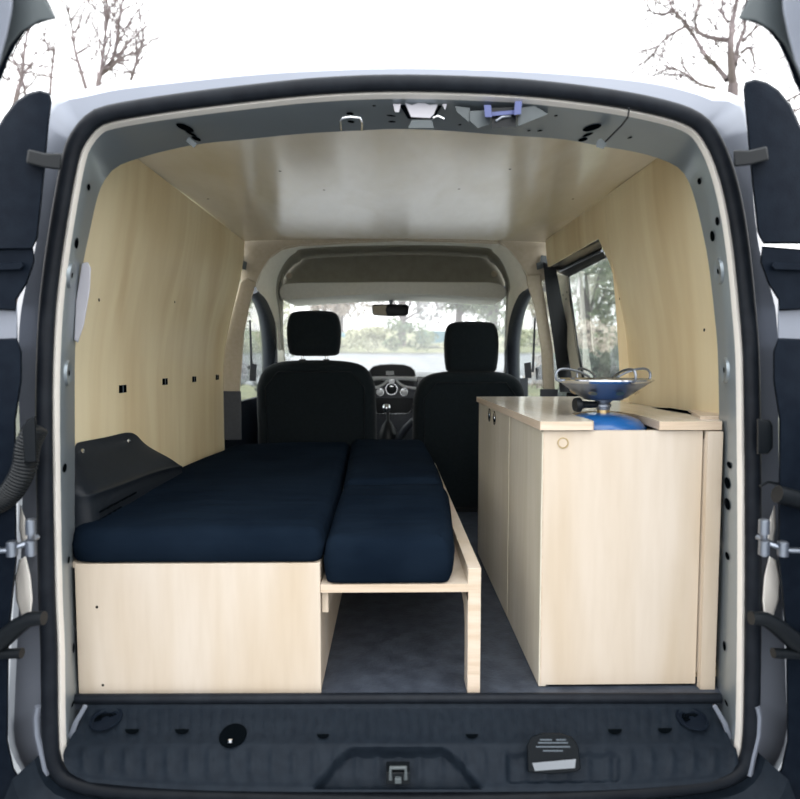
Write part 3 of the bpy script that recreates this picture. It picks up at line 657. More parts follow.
# cab sides: B pillars, door frames, side glass
def wxpoly(mb, pts, X0, X1): mb.hexa([WX(x, y, X0) for x, y in pts], [WX(x, y, X1) for x, y in pts])
b = MB().use('beige_trim'); poly_prism(b, [(246,278),(256,282),(251,300),(244,335),(240,392),(222,392),(224,345),(234,305),(240,282)], 1.45, 1.50)
b.use('dash_plastic'); poly_prism(b, [(222,391),(241,391),(242,440),(220,440)], 1.445, 1.5)
b.build('door_pillar', parent=van, bevel=0.004)
b = MB().use('beige_trim'); poly_prism(b, [(526,276),(540,274),(545,300),(553,350),(555,392),(543,392),(541,350),(534,305),(527,285)], 1.45, 1.50)
b.use('dash_plastic'); poly_prism(b, [(540,389),(558,389),(560,500),(540,500)], 1.445, 1.5)
b.build('door_pillar', parent=van, bevel=0.004)
for s in (-1, 1):
    # curved black window frame of the cab door
    if s < 0: path = [(253,288),(260,298),(266,314),(269,337),(270,365),(269,400),(268,440)]
    else: path = [(530,285),(523,296),(517,312),(513,335),(512,362),(513,400),(514,440)]
    b = MB().use('dash_plastic'); P3 = catmull([W(x, y, Y) for (x, y), Y in zip(path, (1.62, 1.68, 1.76, 1.88, 1.98, 2.05, 2.05))], 5); b.tube(P3, 0.040, 10, flat=0.9)
    b.use('steel'); b.tube([p + Vector((-s * 0.03, -0.03, 0.004)) for p in P3[2:-8]], 0.004, 6)
    b.use('dash_plastic')
    if s < 0: poly_prism(b, [(258,395),(285,395),(285,450),(258,450)], 2.02, 2.06)
    else: poly_prism(b, [(498,378),(528,378),(528,450),(498,450)], 2.02, 2.06)
    b.build('cab_door_frame', parent=van)
    g = MB().use('clear_glass'); gx = s * 0.79; g.box(min(gx, gx + 0.004), max(gx, gx + 0.004), 1.52, 2.7, 0.45, 1.12); g.build('side_window', parent=van)
    # seat belt strap by the pillar
    b = MB().use('dash_plastic')
    if s < 0: b.hexa([W(x, y, 1.60) for x, y in ((249,320),(251,320),(253,372),(250.5,372))], [W(x, y, 1.605) for x, y in ((249,320),(251,320),(253,372),(250.5,372))]); b.pad([(x, -y) for x, y in [(250,363),(257,364),(256,381),(249,381)]], 0.03, 0.5, lambda u, v, w: W(u, -v, 1.6 + w), 2)
    else: b.hexa([W(x, y, 1.60) for x, y in ((534,318),(536,318),(534,372),(531.5,372))], [W(x, y, 1.605) for x, y in ((534,318),(536,318),(534,372),(531.5,372))]); b.pad([(x, -y) for x, y in [(524,363),(531,362),(532,378),(525,378)]], 0.03, 0.5, lambda u, v, w: W(u, -v, 1.6 + w), 2)
    b.build('seat_belt', parent=van)
    # outside mirror
    b = MB().use('black_plastic')
    if s < 0: b.pad([(x, -y) for x, y in [(240,366),(246,365),(247.5,372),(246,379),(240,379)]], 0.08, 1.0, lambda u, v, w: W(u, -v, 2.2 + w), 3); b.tube([W(240,362,2.2), W(252,368,2.2)], 0.01, 8)
    else: b.pad([(x, -y) for x, y in [(535,368),(542,364),(545,368),(544,380),(536,380)]], 0.08, 1.0, lambda u, v, w: W(u, -v, 2.2 + w), 3)
    b.build('wing_mirror', parent=van)
# sliding door window frame on the right
b = MB().use('black_plastic')
b.hexa([W(x, y, 1.42) for x, y in ((543,262),(556,268),(562,300),(570,340),(578,392),(560,392),(553,340),(547,300))], [W(x, y, 1.45) for x, y in ((543,262),(556,268),(562,300),(570,340),(578,392),(560,392),(553,340),(547,300))])
rail = [(543,264),(597,238),(603,247),(556,270)]
b.hexa([WX(x, y, 0.672) for x, y in rail], [WX(x, y, 0.71) for x, y in rail])
b.use('dash_plastic'); r2 = [(553,270),(601,246),(605,256),(566,276)]; b.hexa([WX(x, y, 0.70) for x, y in r2], [WX(x, y, 0.72) for x, y in r2])
b.use('silver_paint'); b.tube([WX(548, 263, 0.665), WX(596, 240, 0.665)], 0.004, 6); b.tube([WX(560, 271, 0.694), WX(602, 251, 0.694)], 0.005, 6)
b.use('headliner'); r3 = [(557,274),(568,276),(570,300),(577,345),(584,392),(574,392),(566,340),(560,305)]
b.hexa([WX(x, y, 0.725) for x, y in r3], [WX(x, y, 0.735) for x, y in r3])
b.use('black_hole')
for (x, y, r_) in ((563,295,0.005),(567,292,0.005),(566,299,0.005),(563,315,0.009)): b.disc(WX(x, y, 0.7235), (-1, 0, 0), r_, 10)
b.use('black_plastic'); rr = [WX(x, y, 0.73) for x, y in ((568,276),(571,300),(577,345),(585,385))]; b.tube(rr, 0.006, 8); b.tube([WX(568,276,0.73), WX(606,256,0.73)], 0.006, 8)
slw = b.build('sliding_door_frame', parent=van); tag(slw, 'black and grey window frame of the sliding side door')
b = MB().use('clear_glass'); q = [(562,272),(640,236),(655,400),(586,396)]; b.hexa([WX(x, y, 0.745) for x, y in q], [WX(x, y, 0.749) for x, y in q])
tag(b.build('side_window', parent=van), 'sliding door window pane')
b = MB().use('trim_plastic'); b.box(0.735, 0.76, 0.7, 1.45, -0.0, 0.56); b.build('door_card', parent=van)
for x0, x1 in ((0.735, 0.76), (-0.76, -0.735)):
    b = MB().use('trim_plastic'); b.box(x0, x1, 1.5, 2.2, 0.0, 0.5); b.build('door_card', parent=van)

for pts in ([(236,256),(241,254),(241,260),(247,262),(246,270),(240,268),(236,262)], [(548,256),(541,255),(540,262),(536,263),(537,270),(544,268),(549,262)]):
    b = MB().use('bracket_grey'); poly_prism(b, pts, 1.445, 1.458); b.build('trim_bracket', parent=van)
for pts in ([(67,738),(73,722),(84,704),(88,706),(79,722),(72,740)], [(733,738),(727,722),(716,704),(712,706),(721,722),(729,742)]):
    b = MB().use('silver_paint'); poly_prism(b, pts, 0.03, 0.04); b.build('sill_bracket', parent=van, bevel=0.002)

# ------------------------------------------------------------------ seats
def seat(name, cx_px, top, hx0, hx1, hy0, hy1, w, label):
    sx = 600 / 2.6
    c = W(cx_px, top, 1.5)
    t = thing(name, (c.x, 1.72, 0.0), label, 'car seat', 'front seats')
    hw = w / 2; zt = c.z
    out = [(-hw * 0.93, 0.04), (-hw, 0.25), (-hw, zt - 0.17), (-hw * 0.97, zt - 0.10), (-hw * 0.87, zt - 0.045), (-hw * 0.70, zt - 0.016), (-hw * 0.42, zt - 0.003), (0, zt), (hw * 0.42, zt - 0.003), (hw * 0.70, zt - 0.016), (hw * 0.87, zt - 0.045), (hw * 0.97, zt - 0.10), (hw, zt - 0.17), (hw, 0.25), (hw * 0.93, 0.04)]
    out = [(p.x, p.y) for p in catmull([(a, b_, 0) for a, b_ in out], 3, closed=True)]
    b = MB().use('seat_fabric'); b.puff(out, 0.13, 0.045, lambda u, v, w_: Vector((c.x + u, 1.49 + w_ + 0.10 * (1 - v / zt), v)))
    bk = b.build('backrest', parent=t)
    b = MB().use('black_plastic'); b.tube([Vector((c.x + u, 1.487 + 0.10 * (1 - v / zt), v)) for u, v in [(-hw * 0.8, 0.2), (-hw * 0.82, zt - 0.12), (-hw * 0.6, zt - 0.05), (hw * 0.6, zt - 0.05), (hw * 0.82, zt - 0.12), (hw * 0.8, 0.2)]], 0.002, 6); b.build('seam', parent=bk)
    p0 = W(hx0, hy1, 1.5); p1 = W(hx1, hy0, 1.5); hc = (p0.x + p1.x) / 2; hh = (p1.x - p0.x) / 2
    oh = [(-hh * 0.80, p0.z), (-hh * 0.95, p0.z + 0.03), (-hh, (p0.z + p1.z) / 2), (-hh * 0.97, p1.z - 0.055), (-hh * 0.88, p1.z - 0.020), (-hh * 0.66, p1.z - 0.004), (0, p1.z), (hh * 0.66, p1.z - 0.004), (hh * 0.88, p1.z - 0.020), (hh * 0.97, p1.z - 0.055), (hh, (p0.z + p1.z) / 2), (hh * 0.95, p0.z + 0.03), (hh * 0.80, p0.z), (0, p0.z - 0.004)]
    oh = [(p.x, p.y) for p in catmull([(a, b_, 0) for a, b_ in oh], 4, closed=True)]
    b = MB().use('seat_fabric'); b.puff(oh, 0.11, 0.035, lambda u, v, w_: Vector((hc + u, 1.49 + w_, v))); b.build('headrest', parent=t)
    for sg in (-1, 1):
        b = MB().use('chrome'); b.tube([Vector((hc + sg * 0.052, 1.545, p0.z - 0.001)), Vector((hc + sg * 0.052, 1.545, zt - 0.03))], 0.0065, 10); b.build('headrest_post', parent=t)
        b = MB().use('black_plastic'); b.lathe([(0.014, -0.01), (0.014, 0.006), (0.0001, 0.007)], Vector((hc + sg * 0.052, 1.545, zt - 0.002)), (0, 0, 1), 12); b.build('post_guide', parent=t)
    b = MB().use('seat_fabric'); b.pad(rrect(c.x - hw, c.x + hw, 1.6, 2.05, 0.06), 0.16, 0.04, lambda u, v, w_: Vector((u, v, 0.10 + w_)), 4); b.build('seat_cushion', parent=t)
    b = MB().use('black_plastic'); b.box(c.x - hw * 0.8, c.x + hw * 0.8, 1.62, 2.0, 0.0, 0.11); b.build('seat_base', parent=t)
seat('car_seat', 314.5, 360, 286, 340, 310, 355, 0.525, 'black fabric front seat behind the bed with its headrest raised on two visible posts')
seat('car_seat', 471.5, 371, 445, 500, 321, 372, 0.50, 'black fabric front seat beside the kitchen cabinet with its headrest pushed down')

# ------------------------------------------------------------------ bed
FY = 0.105
bed = thing('plywood_bed', (-0.43, 0.6, 0.0), 'low birch plywood bed box with pull-out slatted extension under navy cushions', 'bed')
p = W(320, 563, FY); BZ = p.z; BXR = p.x
bxl = W(76.3, 620, FY).x; b = MB().use('ply_furniture'); b.box(bxl, BXR, FY, FY + 0.015, 0.001, BZ)
b.use('black_hole')
for (x, y) in ((97, 607), (103, 685)): b.disc(W(x, y, FY) - Vector((0, 0.0006, 0)), (0, -1, 0), 0.003, 8)
tag(b.build('front_panel', parent=bed, bevel=0.001, smooth=False), 'pale plywood end panel')
b = MB().use('ply_furniture'); b.box(-0.71, BXR, FY + 0.016, 1.44, BZ - 0.013, BZ - 0.001); b.build('bed_top', parent=bed, smooth=False)
b = MB().use('ply_furniture'); b.box(BXR - 0.016, BXR - 0.001, FY + 0.016, 1.44, 0.001, BZ - 0.014); b.build('side_panel', parent=bed, smooth=False)
pr = W(468, 588, FY); pr2 = W(481, 570, FY); SZ0 = W(400, 592, FY).z; SZ1 = W(400, 584, FY).z
b = MB().use('ply_furniture'); b.box(BXR + 0.001, pr.x, FY, 1.40, SZ0, SZ1)
b.use('ply_edge'); b.box(BXR + 0.001, pr.x, FY - 0.0012, FY, SZ0, SZ1)
b.use('ply_furniture'); b.box(BXR + 0.0012, BXR + 0.014, FY + 0.02, 1.40, SZ0 - 0.05, SZ0)
b.build('pull_out_panel', parent=bed, smooth=False)
b = MB().use('ply_furniture')
rt = W(480, 568, FY).z
b.box(pr.x, pr2.x, FY, 1.40, SZ0 - 0.02, rt)
# leg at the near end with its cut-away curve
side = [(FY, 0.001), (FY, SZ0), (FY + 0.16, SZ0), (FY + 0.13, SZ0 - 0.035), (FY + 0.07, SZ0 - 0.055), (FY + 0.052, SZ0 - 0.09), (FY + 0.05, 0.001)]
b.hexa([Vector((pr.x, y, z)) for y, z in side], [Vector((pr2.x, y, z)) for y, z in side])
b.use('ply_edge'); b.box(pr.x + 0.0005, pr2.x - 0.0005, FY - 0.001, FY, 0.002, rt - 0.001)
tag(b.build('side_rail', parent=bed, smooth=False), 'plywood side rail with a leg at its end')

def cushion(name, outline, z0, z1, r, label, wr=0.004, seed=1, slope=0.0):
    """soft foam block under a loose cover"""
    xs = [p[0] for p in outline]; ys = [p[1] for p in outline]
    t = thing(name, (sum(xs) / len(xs), sum(ys) / len(ys), z0), label, 'cushion', 'navy bed cushions')
    # resampled outline with rounded corners
    N = len(outline); O = []
    for i in range(N):
        a = Vector((*outline[i - 1], 0)); p = Vector((*outline[i], 0)); c = Vector((*outline[(i + 1) % N], 0))
        d1 = (a - p); d2 = (c - p); q = min(0.03, d1.length * 0.3, d2.length * 0.3)
        s1 = p + d1.normalized() * q; s2 = p + d2.normalized() * q
        for k in range(4):
            u = k / 3; O.append((s1 * (1 - u) ** 2 + p * 2 * u * (1 - u) + s2 * u * u))
        L = (c + (-d2).normalized() * 0 - p).length; n = max(2, int(L / 0.04))
        e = c + (p - c).normalized() * q
        for k in range(1, n): O.append(s2.lerp(e, k / n))
    N = len(O); cen = sum(O, Vector()) / N
    rnd = random.Random(seed); ph = [rnd.uniform(0, 6) for _ in range(6)]
    def wob(x, y): return slope * (y - FY) + wr * (math.sin(x * 17 + y * 5 + ph[0]) * 0.4 + math.sin(y * 23 - x * 9 + ph[1]) * 0.3 + math.sin(y * 9 + ph[2]) * 0.5)
    rows = []; h = z1 - z0
    prof = [(0.0, 0.0)] + [(r * 0.35 * (1 - math.sin(a)), r * 0.35 * (1 - math.cos(a))) for a in (math.pi * k / 6 for k in range(1, 4))]
    prof = [(r * 0.35, 0.0), (r * 0.1, r * 0.1), (0, r * 0.35), (-0.004, h * 0.5)]
    prof += [(r * (1 - math.cos(math.pi / 2 * k / 5)), h - r + r * math.sin(math.pi / 2 * k / 5)) for k in range(6)]
    for ins, z in prof:
        row = []
        for i in range(N):
            tt = (O[(i + 1) % N] - O[i - 1]).normalized(); nn = Vector((tt.y, -tt.x, 0))
            if nn.dot(cen - O[i]) < 0: nn = -nn
            q = O[i] + nn * ins; row.append(Vector((q.x, q.y, z0 + z + wob(q.x, q.y) * z / h)))
        rows.append(row)
    last = rows[-1]
    for f in (0.12, 0.25, 0.4, 0.55, 0.7, 0.85, 0.999):
        rows.append([Vector((p.x + (cen.x - p.x) * f, p.y + (cen.y - p.y) * f, 0)) for p in last])
        for v in rows[-1]: v.z = z1 + wob(v.x, v.y) + 0.002
    b = MB().use('navy_cotton'); b.grid(rows, closed=True); b.cap(rows[0], True)
    o = b.build('cover', parent=t, angle=80)
    return t, o
MZ = 0.350
sx1 = W(322, 540, FY - 0.005).x; sx2 = WZ(350, 441, MZ)
cushion('bed_cushion', [(bxl + 0.001, FY - 0.002), (sx1, FY - 0.004), (sx1 - 0.006, 0.6), (sx2.x, 1.47), (-0.66, 1.40), (-0.712, 0.9), (-0.712, 0.20)], BZ + 0.001, MZ, 0.030,
        'wide navy bed cushion lying on the plywood box against the left wall', 0.003, 3)
nz = SZ1 + 0.001
pn = W(450, 560, FY); pf_ = WZ(437, 502, 0.30)
cushion('bed_cushion', [(sx1 + 0.003, FY - 0.006), (pn.x - 0.002, FY - 0.006), (pn.x + 0.012, FY + 0.05), (0.142, 0.50), (0.136, 0.565), (sx1 + 0.001, 0.565)], nz, 0.330, 0.03,
        'short navy bed cushion at the open end of the pull-out shelf', 0.003, 5, 0.05)
cushion('bed_cushion', [(sx1 + 0.004, 0.572), (0.122, 0.572), (0.136, 0.60), (0.139, 0.75), (0.138, 1.10), (0.128, 1.47), (sx2.x + 0.004, 1.47)], nz, 0.360, 0.035,
        'long navy bed cushion on the pull-out shelf nearest the front seats', 0.003, 9)

# wheel-arch cover with slots
t = thing('vent_cover', (-0.66, 0.4, 0.45), 'black moulded plastic cover screwed to the left wall above the bed', 'cover')
rows_px = [
    [(138,435,-0.716),(145,446,-0.712),(171,458,-0.66),(181,467,-0.650),(183,474,-0.646),(179,480,-0.644)],
    [(129,431,-0.716),(137,444,-0.712),(160,460,-0.665),(169,468,-0.650),(168,478,-0.645),(164,489,-0.643)],
    [(112,436,-0.716),(117,449,-0.712),(133,470,-0.665),(141,477,-0.650),(144,487,-0.644),(142,503,-0.643)],
    [(96,439,-0.716),(100,451,-0.712),(112,477,-0.665),(120,486,-0.650),(123,497,-0.643),(120,512,-0.642)],
    [(80,442,-0.716),(82,454,-0.712),(90,484,-0.665),(98,493,-0.650),(102,505,-0.643),(99,521,-0.642)],
    [(75,443,-0.716),(76,455,-0.712),(78,489,-0.668),(86,498,-0.655),(90,511,-0.648),(90,532,-0.647)]]
rows3 = [[WX(x, y, X) for x, y, X in r_] for r_ in rows_px]
rows3 = [[r_[0], r_[1], r_[2], r_[2].lerp(r_[3], 0.85), r_[3] + Vector((0.006, 0, 0.004)), r_[3].lerp(r_[4], 0.25), r_[4], r_[5]] for r_ in rows3]
rows3.append([Vector((-0.716, max(p_.y, 0.152), p_.z)) for p_ in rows3[-1]])
b = MB().use('cover_plastic')
b.grid(rows3)
mn = b.build('shell', parent=t, subsurf=2, angle=180)
for (x, y, X) in ((82, 451, -0.709), (128, 441, -0.709)):
    b = MB().use('chrome'); c = WX(x, y, X); b.lathe([(0.006, 0), (0.005, 0.003), (0.0001, 0.004)], c, (0.9, -0.3, 0.2), 12); b.build('screw', parent=t)
b = MB().use('black_hole')
for k in range(5):
    a_ = WX(100 + 7.5 * k, 512 - 4.0 * k, -0.640); c_ = WX(106 + 7.5 * k, 508.5 - 4.0 * k, -0.640); b.tube([a_, c_], 0.0022, 6)
    a_ = WX(98 + 5 * k, 521 - 3.0 * k, -0.640); c_ = WX(101 + 5 * k, 519 - 3.0 * k, -0.640); b.tube([a_, c_], 0.0020, 6)
b.build('vent_slots', parent=t)

# ------------------------------------------------------------------ kitchen cabinet
KY = 0.125; kx0 = W(541, 560, KY).x; kx1 = W(699, 560, KY).x; KT = W(541, 430, KY).z; kyf = 1.02
cab = thing('kitchen_cabinet', ((kx0 + kx1) / 2, 0.55, 0), 'tall birch plywood kitchen cabinet standing along the right wall', 'cabinet')
b = MB().use('ply_furniture'); b.box(kx0 + 0.002, kx1, KY, KY + 0.016, 0.006, KT - 0.002)
b.use('ply_edge'); b.box(kx0 + 0.002, kx0 + 0.0035, KY - 0.0005, KY + 0.016, 0.006, KT - 0.002)
fp = tag(b.build('end_panel', parent=cab, smooth=False), 'pale end panel with a small inlaid ring')
b = MB().use('brass'); c = W(563, 443, KY); b.lathe([(0.0115, 0), (0.0115, 0.0018), (0.0098, 0.0018), (0.0092, 0.0003)], c, (0, -1, 0), 28)
b.use('ply_furniture').lathe([(0.009, 0.0005), (0.0001, 0.001)], c, (0, -1, 0), 28); b.build('inlaid_ring', parent=fp)
b = MB().use('ply_wall'); b.box(kx0 + 0.02, 0.70, KY + 0.017, kyf, 0.012, 0.03); b.use('black_plastic'); b.box(kx0 + 0.02, kx1, KY + 0.004, KY + 0.05, 0.0, 0.0055)
b.use('ply_wall'); b.box(kx0 + 0.018, 0.69, kyf - 0.016, kyf, 0.03, KT - 0.016); b.build('carcass', parent=cab, smooth=False)
ysp = WX(509, 480, kx0).y
for y0, y1, lb in ((KY + 0.001, ysp - 0.0025, 'plain side door nearest the tailgate'), (ysp + 0.0025, kyf, 'side door with two round finger pulls')):
    b = MB().use('door_ply'); b.box(kx0 - 0.001, kx0 + 0.015, y0, y1, 0.0015, KT - 0.003)
    dr = tag(b.build('cabinet_door', parent=cab, smooth=False, bevel=0.0015), lb)
    if y0 > 0.3:
        for (x, y) in ((489.5, 415), (494.5, 418)):
            c = WX(x, y, kx0 - 0.001); b = MB().use('black_hole'); b.lathe([(0.021, 0.0), (0.021, 0.001), (0.0001, 0.0012)], c, (-1, 0, 0), 18)
            b.use('chrome'); b.tube([c + Vector((-0.002, 0.016 * math.cos(R(a)) , 0.016 * math.sin(R(a)))) for a in range(100, 261, 20)], 0.0025, 6); b.build('finger_pull', parent=dr)
b = MB().use('ply_furniture'); wx1 = W(719, 560, 0.11).x; b.box(kx1 + 0.003, wx1, 0.11, 0.124, 0.001, KT - 0.002)
b.build('filler_strip', parent=cab, smooth=False)
b = MB().use('ply_furniture'); b.box(kx1 + 0.003, kx1 + 0.016, 0.127, 0.6, 0.03, KT - 0.02); b.build('divider', parent=cab, smooth=False)
# worktop with a notch for the bottle
WT = W(541, 421.5, KY - 0.008).z; zt0 = KT - 0.001
kxl = kx0 - 0.008
ppx = [(592.0, 430)]
hole = [WZ(x, y, WT) for x, y in [(594,421),(584,417.5),(571,413.5),(584,411.5),(600,410.5),(618,411.5),(634,414),(648,417.5),(660,421.5)]]
yf = KY - 0.010
outl = [Vector((kxl, yf, 0)), Vector((hole[0].x - 0.006, yf, 0))] + [Vector((h.x, max(h.y, yf + 0.002), 0)) for h in hole[:-1]] + [Vector((hole[-1].x, yf, 0)), Vector((wx1, yf, 0)), Vector((0.70, 0.2, 0)), Vector((0.706, 0.5, 0)), Vector((0.70, kyf + 0.012, 0)), Vector((kxl, kyf + 0.012, 0))]
wt = MB().use('worktop_ply')
top = [Vector((p_.x, p_.y, WT)) for p_ in outl]; bot = [Vector((p_.x, p_.y, zt0 + 0.0015)) for p_ in outl]
wt.cap(top); wt.cap(bot, True); wt.use('ply_edge'); wt.grid([top, bot], closed=True)
wt.use('black_hole'); q = [WZ(x, y, WT + 0.0008) for x, y in ((651,407.5),(694,408.5),(694,413.5),(690,414))]
wt.cap(q)
wto = wt.build('worktop', smooth=False, origin=(kx0, 0.55, WT))
tag(wto, 'glossy birch plywood worktop with a notch at its end, lying on the kitchen cabinet', 'worktop')
b = MB().use('ply_edge'); q = [WZ(x, y, WT) for x, y in ((688,412),(719,413),(719,419),(700,419))]; b.hexa(q, [p_ + Vector((0, 0, 0.006)) for p_ in q])
PLo = PL[wto.name]; b.build('end_lip', parent=wto, smooth=False)

# gas bottle in the notch
gc = W(603, 420, 0.245); gx, gy = gc.x, 0.245
gz = WZ(603, 412, WT).z - 0.002
t = thing('gas_bottle', (gx, gy, 0.31), 'blue gas bottle standing in the worktop notch beneath the camping burner', 'gas bottle')
b = MB().use('bottle_blue'); hb = gz
b.lathe([(0.0001, 0.31), (0.085, 0.31), (0.092, 0.325), (0.094, hb - 0.045), (0.091, hb - 0.02), (0.076, hb - 0.004), (0.05, hb + 0.006), (0.02, hb + 0.010), (0.0001, hb + 0.010)], (gx, gy, 0), (0, 0, 1), 48)
b.build('bottle_body', parent=t)
b = MB().use('brass'); b.lathe([(0.014, hb + 0.008), (0.014, hb + 0.016), (0.0001, hb + 0.016)], (gx, gy, 0), (0, 0, 1), 20); b.build('valve_collar', parent=t)
b = MB().use('ply_furniture'); b.box(kx0 + 0.018, 0.69, KY + 0.02, 0.5, 0.29, 0.305); b.build('shelf', parent=cab, smooth=False)
# burner
RZ = W(603, 379, gy).z; bz = W(603, 401, gy).z
rr_ = (W(653, 379, gy).x - W(553, 379, gy).x) / 2 * 0.93
t = thing('camping_stove', (gx, gy, hb + 0.0165), 'round steel camping burner with wire pan supports screwed onto the blue bottle', 'camping stove')
b = MB().use('steel'); b.lathe([(0.014, hb + 0.0165), (0.015, hb + 0.022), (0.0175, hb + 0.023), (0.0175, bz - 0.008), (0.014, bz - 0.004), (0.02, bz + 0.001), (0.02, bz + 0.006), (0.0001, bz + 0.006)], (gx, gy, 0), (0, 0, 1), 24); b.build('valve_stem', parent=t)
b = MB().use('steel'); ph = RZ - bz
b.lathe([(0.022, bz + 0.003), (0.040, bz + 0.003), (0.052, bz + 0.010), (rr_ * 0.93, RZ - 0.006)], (gx, gy, 0), (0, 0, 1), 48)
b.use('chrome'); b.lathe([(rr_ * 0.92, RZ - 0.008), (rr_, RZ - 0.003), (rr_, RZ), (rr_ * 0.95, RZ + 0.001), (rr_ * 0.9, RZ - 0.006), (0.05, bz + 0.013)], (gx, gy, 0), (0, 0, 1), 48)
b.use('brass')
for a in range(0, 360, 45):
    dx, dy = math.cos(R(a - 82)), math.sin(R(a - 82)); rc = 0.071; zc = bz + 0.020
    b.disc((gx + dx * (rc + 0.002), gy + dy * (rc + 0.002), zc), (dx * 0.62, dy * 0.62, -0.78), 0.010, 14, 0.007)
bowl = b.build('wind_dish', parent=t); tag(bowl, 'bright steel dish pierced with round holes')
b = MB().use('brass'); b.lathe([(0.03, bz + 0.006), (0.032, bz + 0.022), (0.028, bz + 0.026), (0.0001, bz + 0.026)], (gx, gy, 0), (0, 0, 1), 28); b.build('burner_head', parent=t)
for a in (12, 102, 192, 282):
    dx, dy = math.cos(R(a)), math.sin(R(a)); b = MB().use('steel')
    pts = [(0.035, RZ + 0.004), (0.055, RZ + 0.014), (0.085, RZ + 0.022), (0.108, RZ + 0.022), (0.118, RZ + 0.012), (0.116, RZ - 0.001), (0.104, RZ - 0.003)]
    b.tube(catmull([Vector((gx + dx * r_, gy + dy * r_, z)) for r_, z in pts], 4), 0.0028, 8); b.build('pan_support', parent=t)
kb = W(603, 404.5, gy)
b = MB().use('black_plastic'); b.lathe([(0.0001, 0.068), (0.015, 0.068), (0.0165, 0.064), (0.0165, 0.056), (0.010, 0.052), (0.008, 0.045), (0.0075, 0.018), (0.0001, 0.016)], (gx, gy - 0.0, kb.z), (-1, -0.12, 0), 18)
tag(b.build('control_knob', parent=t), 'black control knob on a side stem')

# ------------------------------------------------------------------ outside
gnd = MB().use('grass'); gnd.box(-40, 40, -15, 5, -0.60, -0.57)
rows = []
for Y in (5, 10, 20, 32, 45, 70):
    z = -0.57 + max(0, Y - 5) * 0.078
    rows.append([Vector((x, Y, z)) for x in (-60, -20, 20, 60)])
gnd.grid(rows); tag(gnd.build('ground', smooth=False), 'grass rising gently beyond the van', kind='structure')
b = MB().use('asphalt'); b.grid([[Vector((x, Y, -0.565 + max(0, Y - 5) * 0.078)) for x in (-xw, xw)] for Y, xw in ((5, 1.8), (12, 2.2), (19, 7.0), (27, 12.0))]); b.grid([[Vector((x, Y, -0.565)) for x in (-9, 9)] for Y in (-14, 5)])
tag(b.build('road', smooth=False), 'pale asphalt drive in front of the van', kind='structure')

def leafy(name, loc, w, h, mat, n, label, cat, group=None, seed=1, leaf=0.10, trunk=True, zbase=0.0, core=True):
    rnd = random.Random(seed); t = thing(name, loc, label, cat, group)
    b = MB().use(mat); X0, Y0, Z0 = loc
    blobs = []
    for k in range(9): blobs.append((rnd.uniform(-0.32, 0.32) * w, rnd.uniform(-0.3, 0.3) * w, zbase + (h - zbase) * rnd.uniform(0.25, 0.8), rnd.uniform(0.16, 0.28) * w, rnd.uniform(0.12, 0.24) * (h - zbase)))
    for i in range(n):
        bx, by, bz_, br, bh = blobs[i % 9]
        u = rnd.uniform(-1, 1); a = rnd.uniform(0, 6.283); q = math.sqrt(1 - u * u); rr = rnd.uniform(0.6, 1.05)
        c = Vector((X0 + bx + br * q * math.cos(a) * rr, Y0 + by + br * q * math.sin(a) * rr, Z0 + bz_ + bh * u * rr))
        d1 = Vector((rnd.gauss(0, 1), rnd.gauss(0, 1), rnd.gauss(0, 1))).normalized(); d2 = d1.orthogonal().normalized(); L = leaf * rnd.uniform(0.6, 1.4)
        k = len(b.v); b.v += [tuple(c - d1 * L), tuple(c + d2 * L * 0.5), tuple(c + d1 * L), tuple(c - d2 * L * 0.5)]; b.quad(k, k + 1, k + 2, k + 3)
    b.build('foliage', parent=t, smooth=False)
    if trunk:
        b = MB().use('bark'); b.tube([Vector((X0, Y0, Z0 - 0.1)), Vector((X0 + 0.1, Y0, Z0 + h * 0.3)), Vector((X0, Y0, Z0 + h * 0.75))], [w * 0.05, w * 0.035, w * 0.01], 7)
        for k in range(8):
            bx, by, bz_, br, bh = blobs[k]; b.tube([Vector((X0, Y0, Z0 + h * rnd.uniform(0.15, 0.35))), Vector((X0 + bx * 0.6, Y0 + by * 0.6, Z0 + bz_ * 0.8)), Vector((X0 + bx, Y0 + by, Z0 + bz_))], [w * 0.02, w * 0.014, w * 0.005], 5)
        b.build('trunk', parent=t)
    return t
def gz_(Y): return -0.57 + max(0, Y - 5) * 0.078

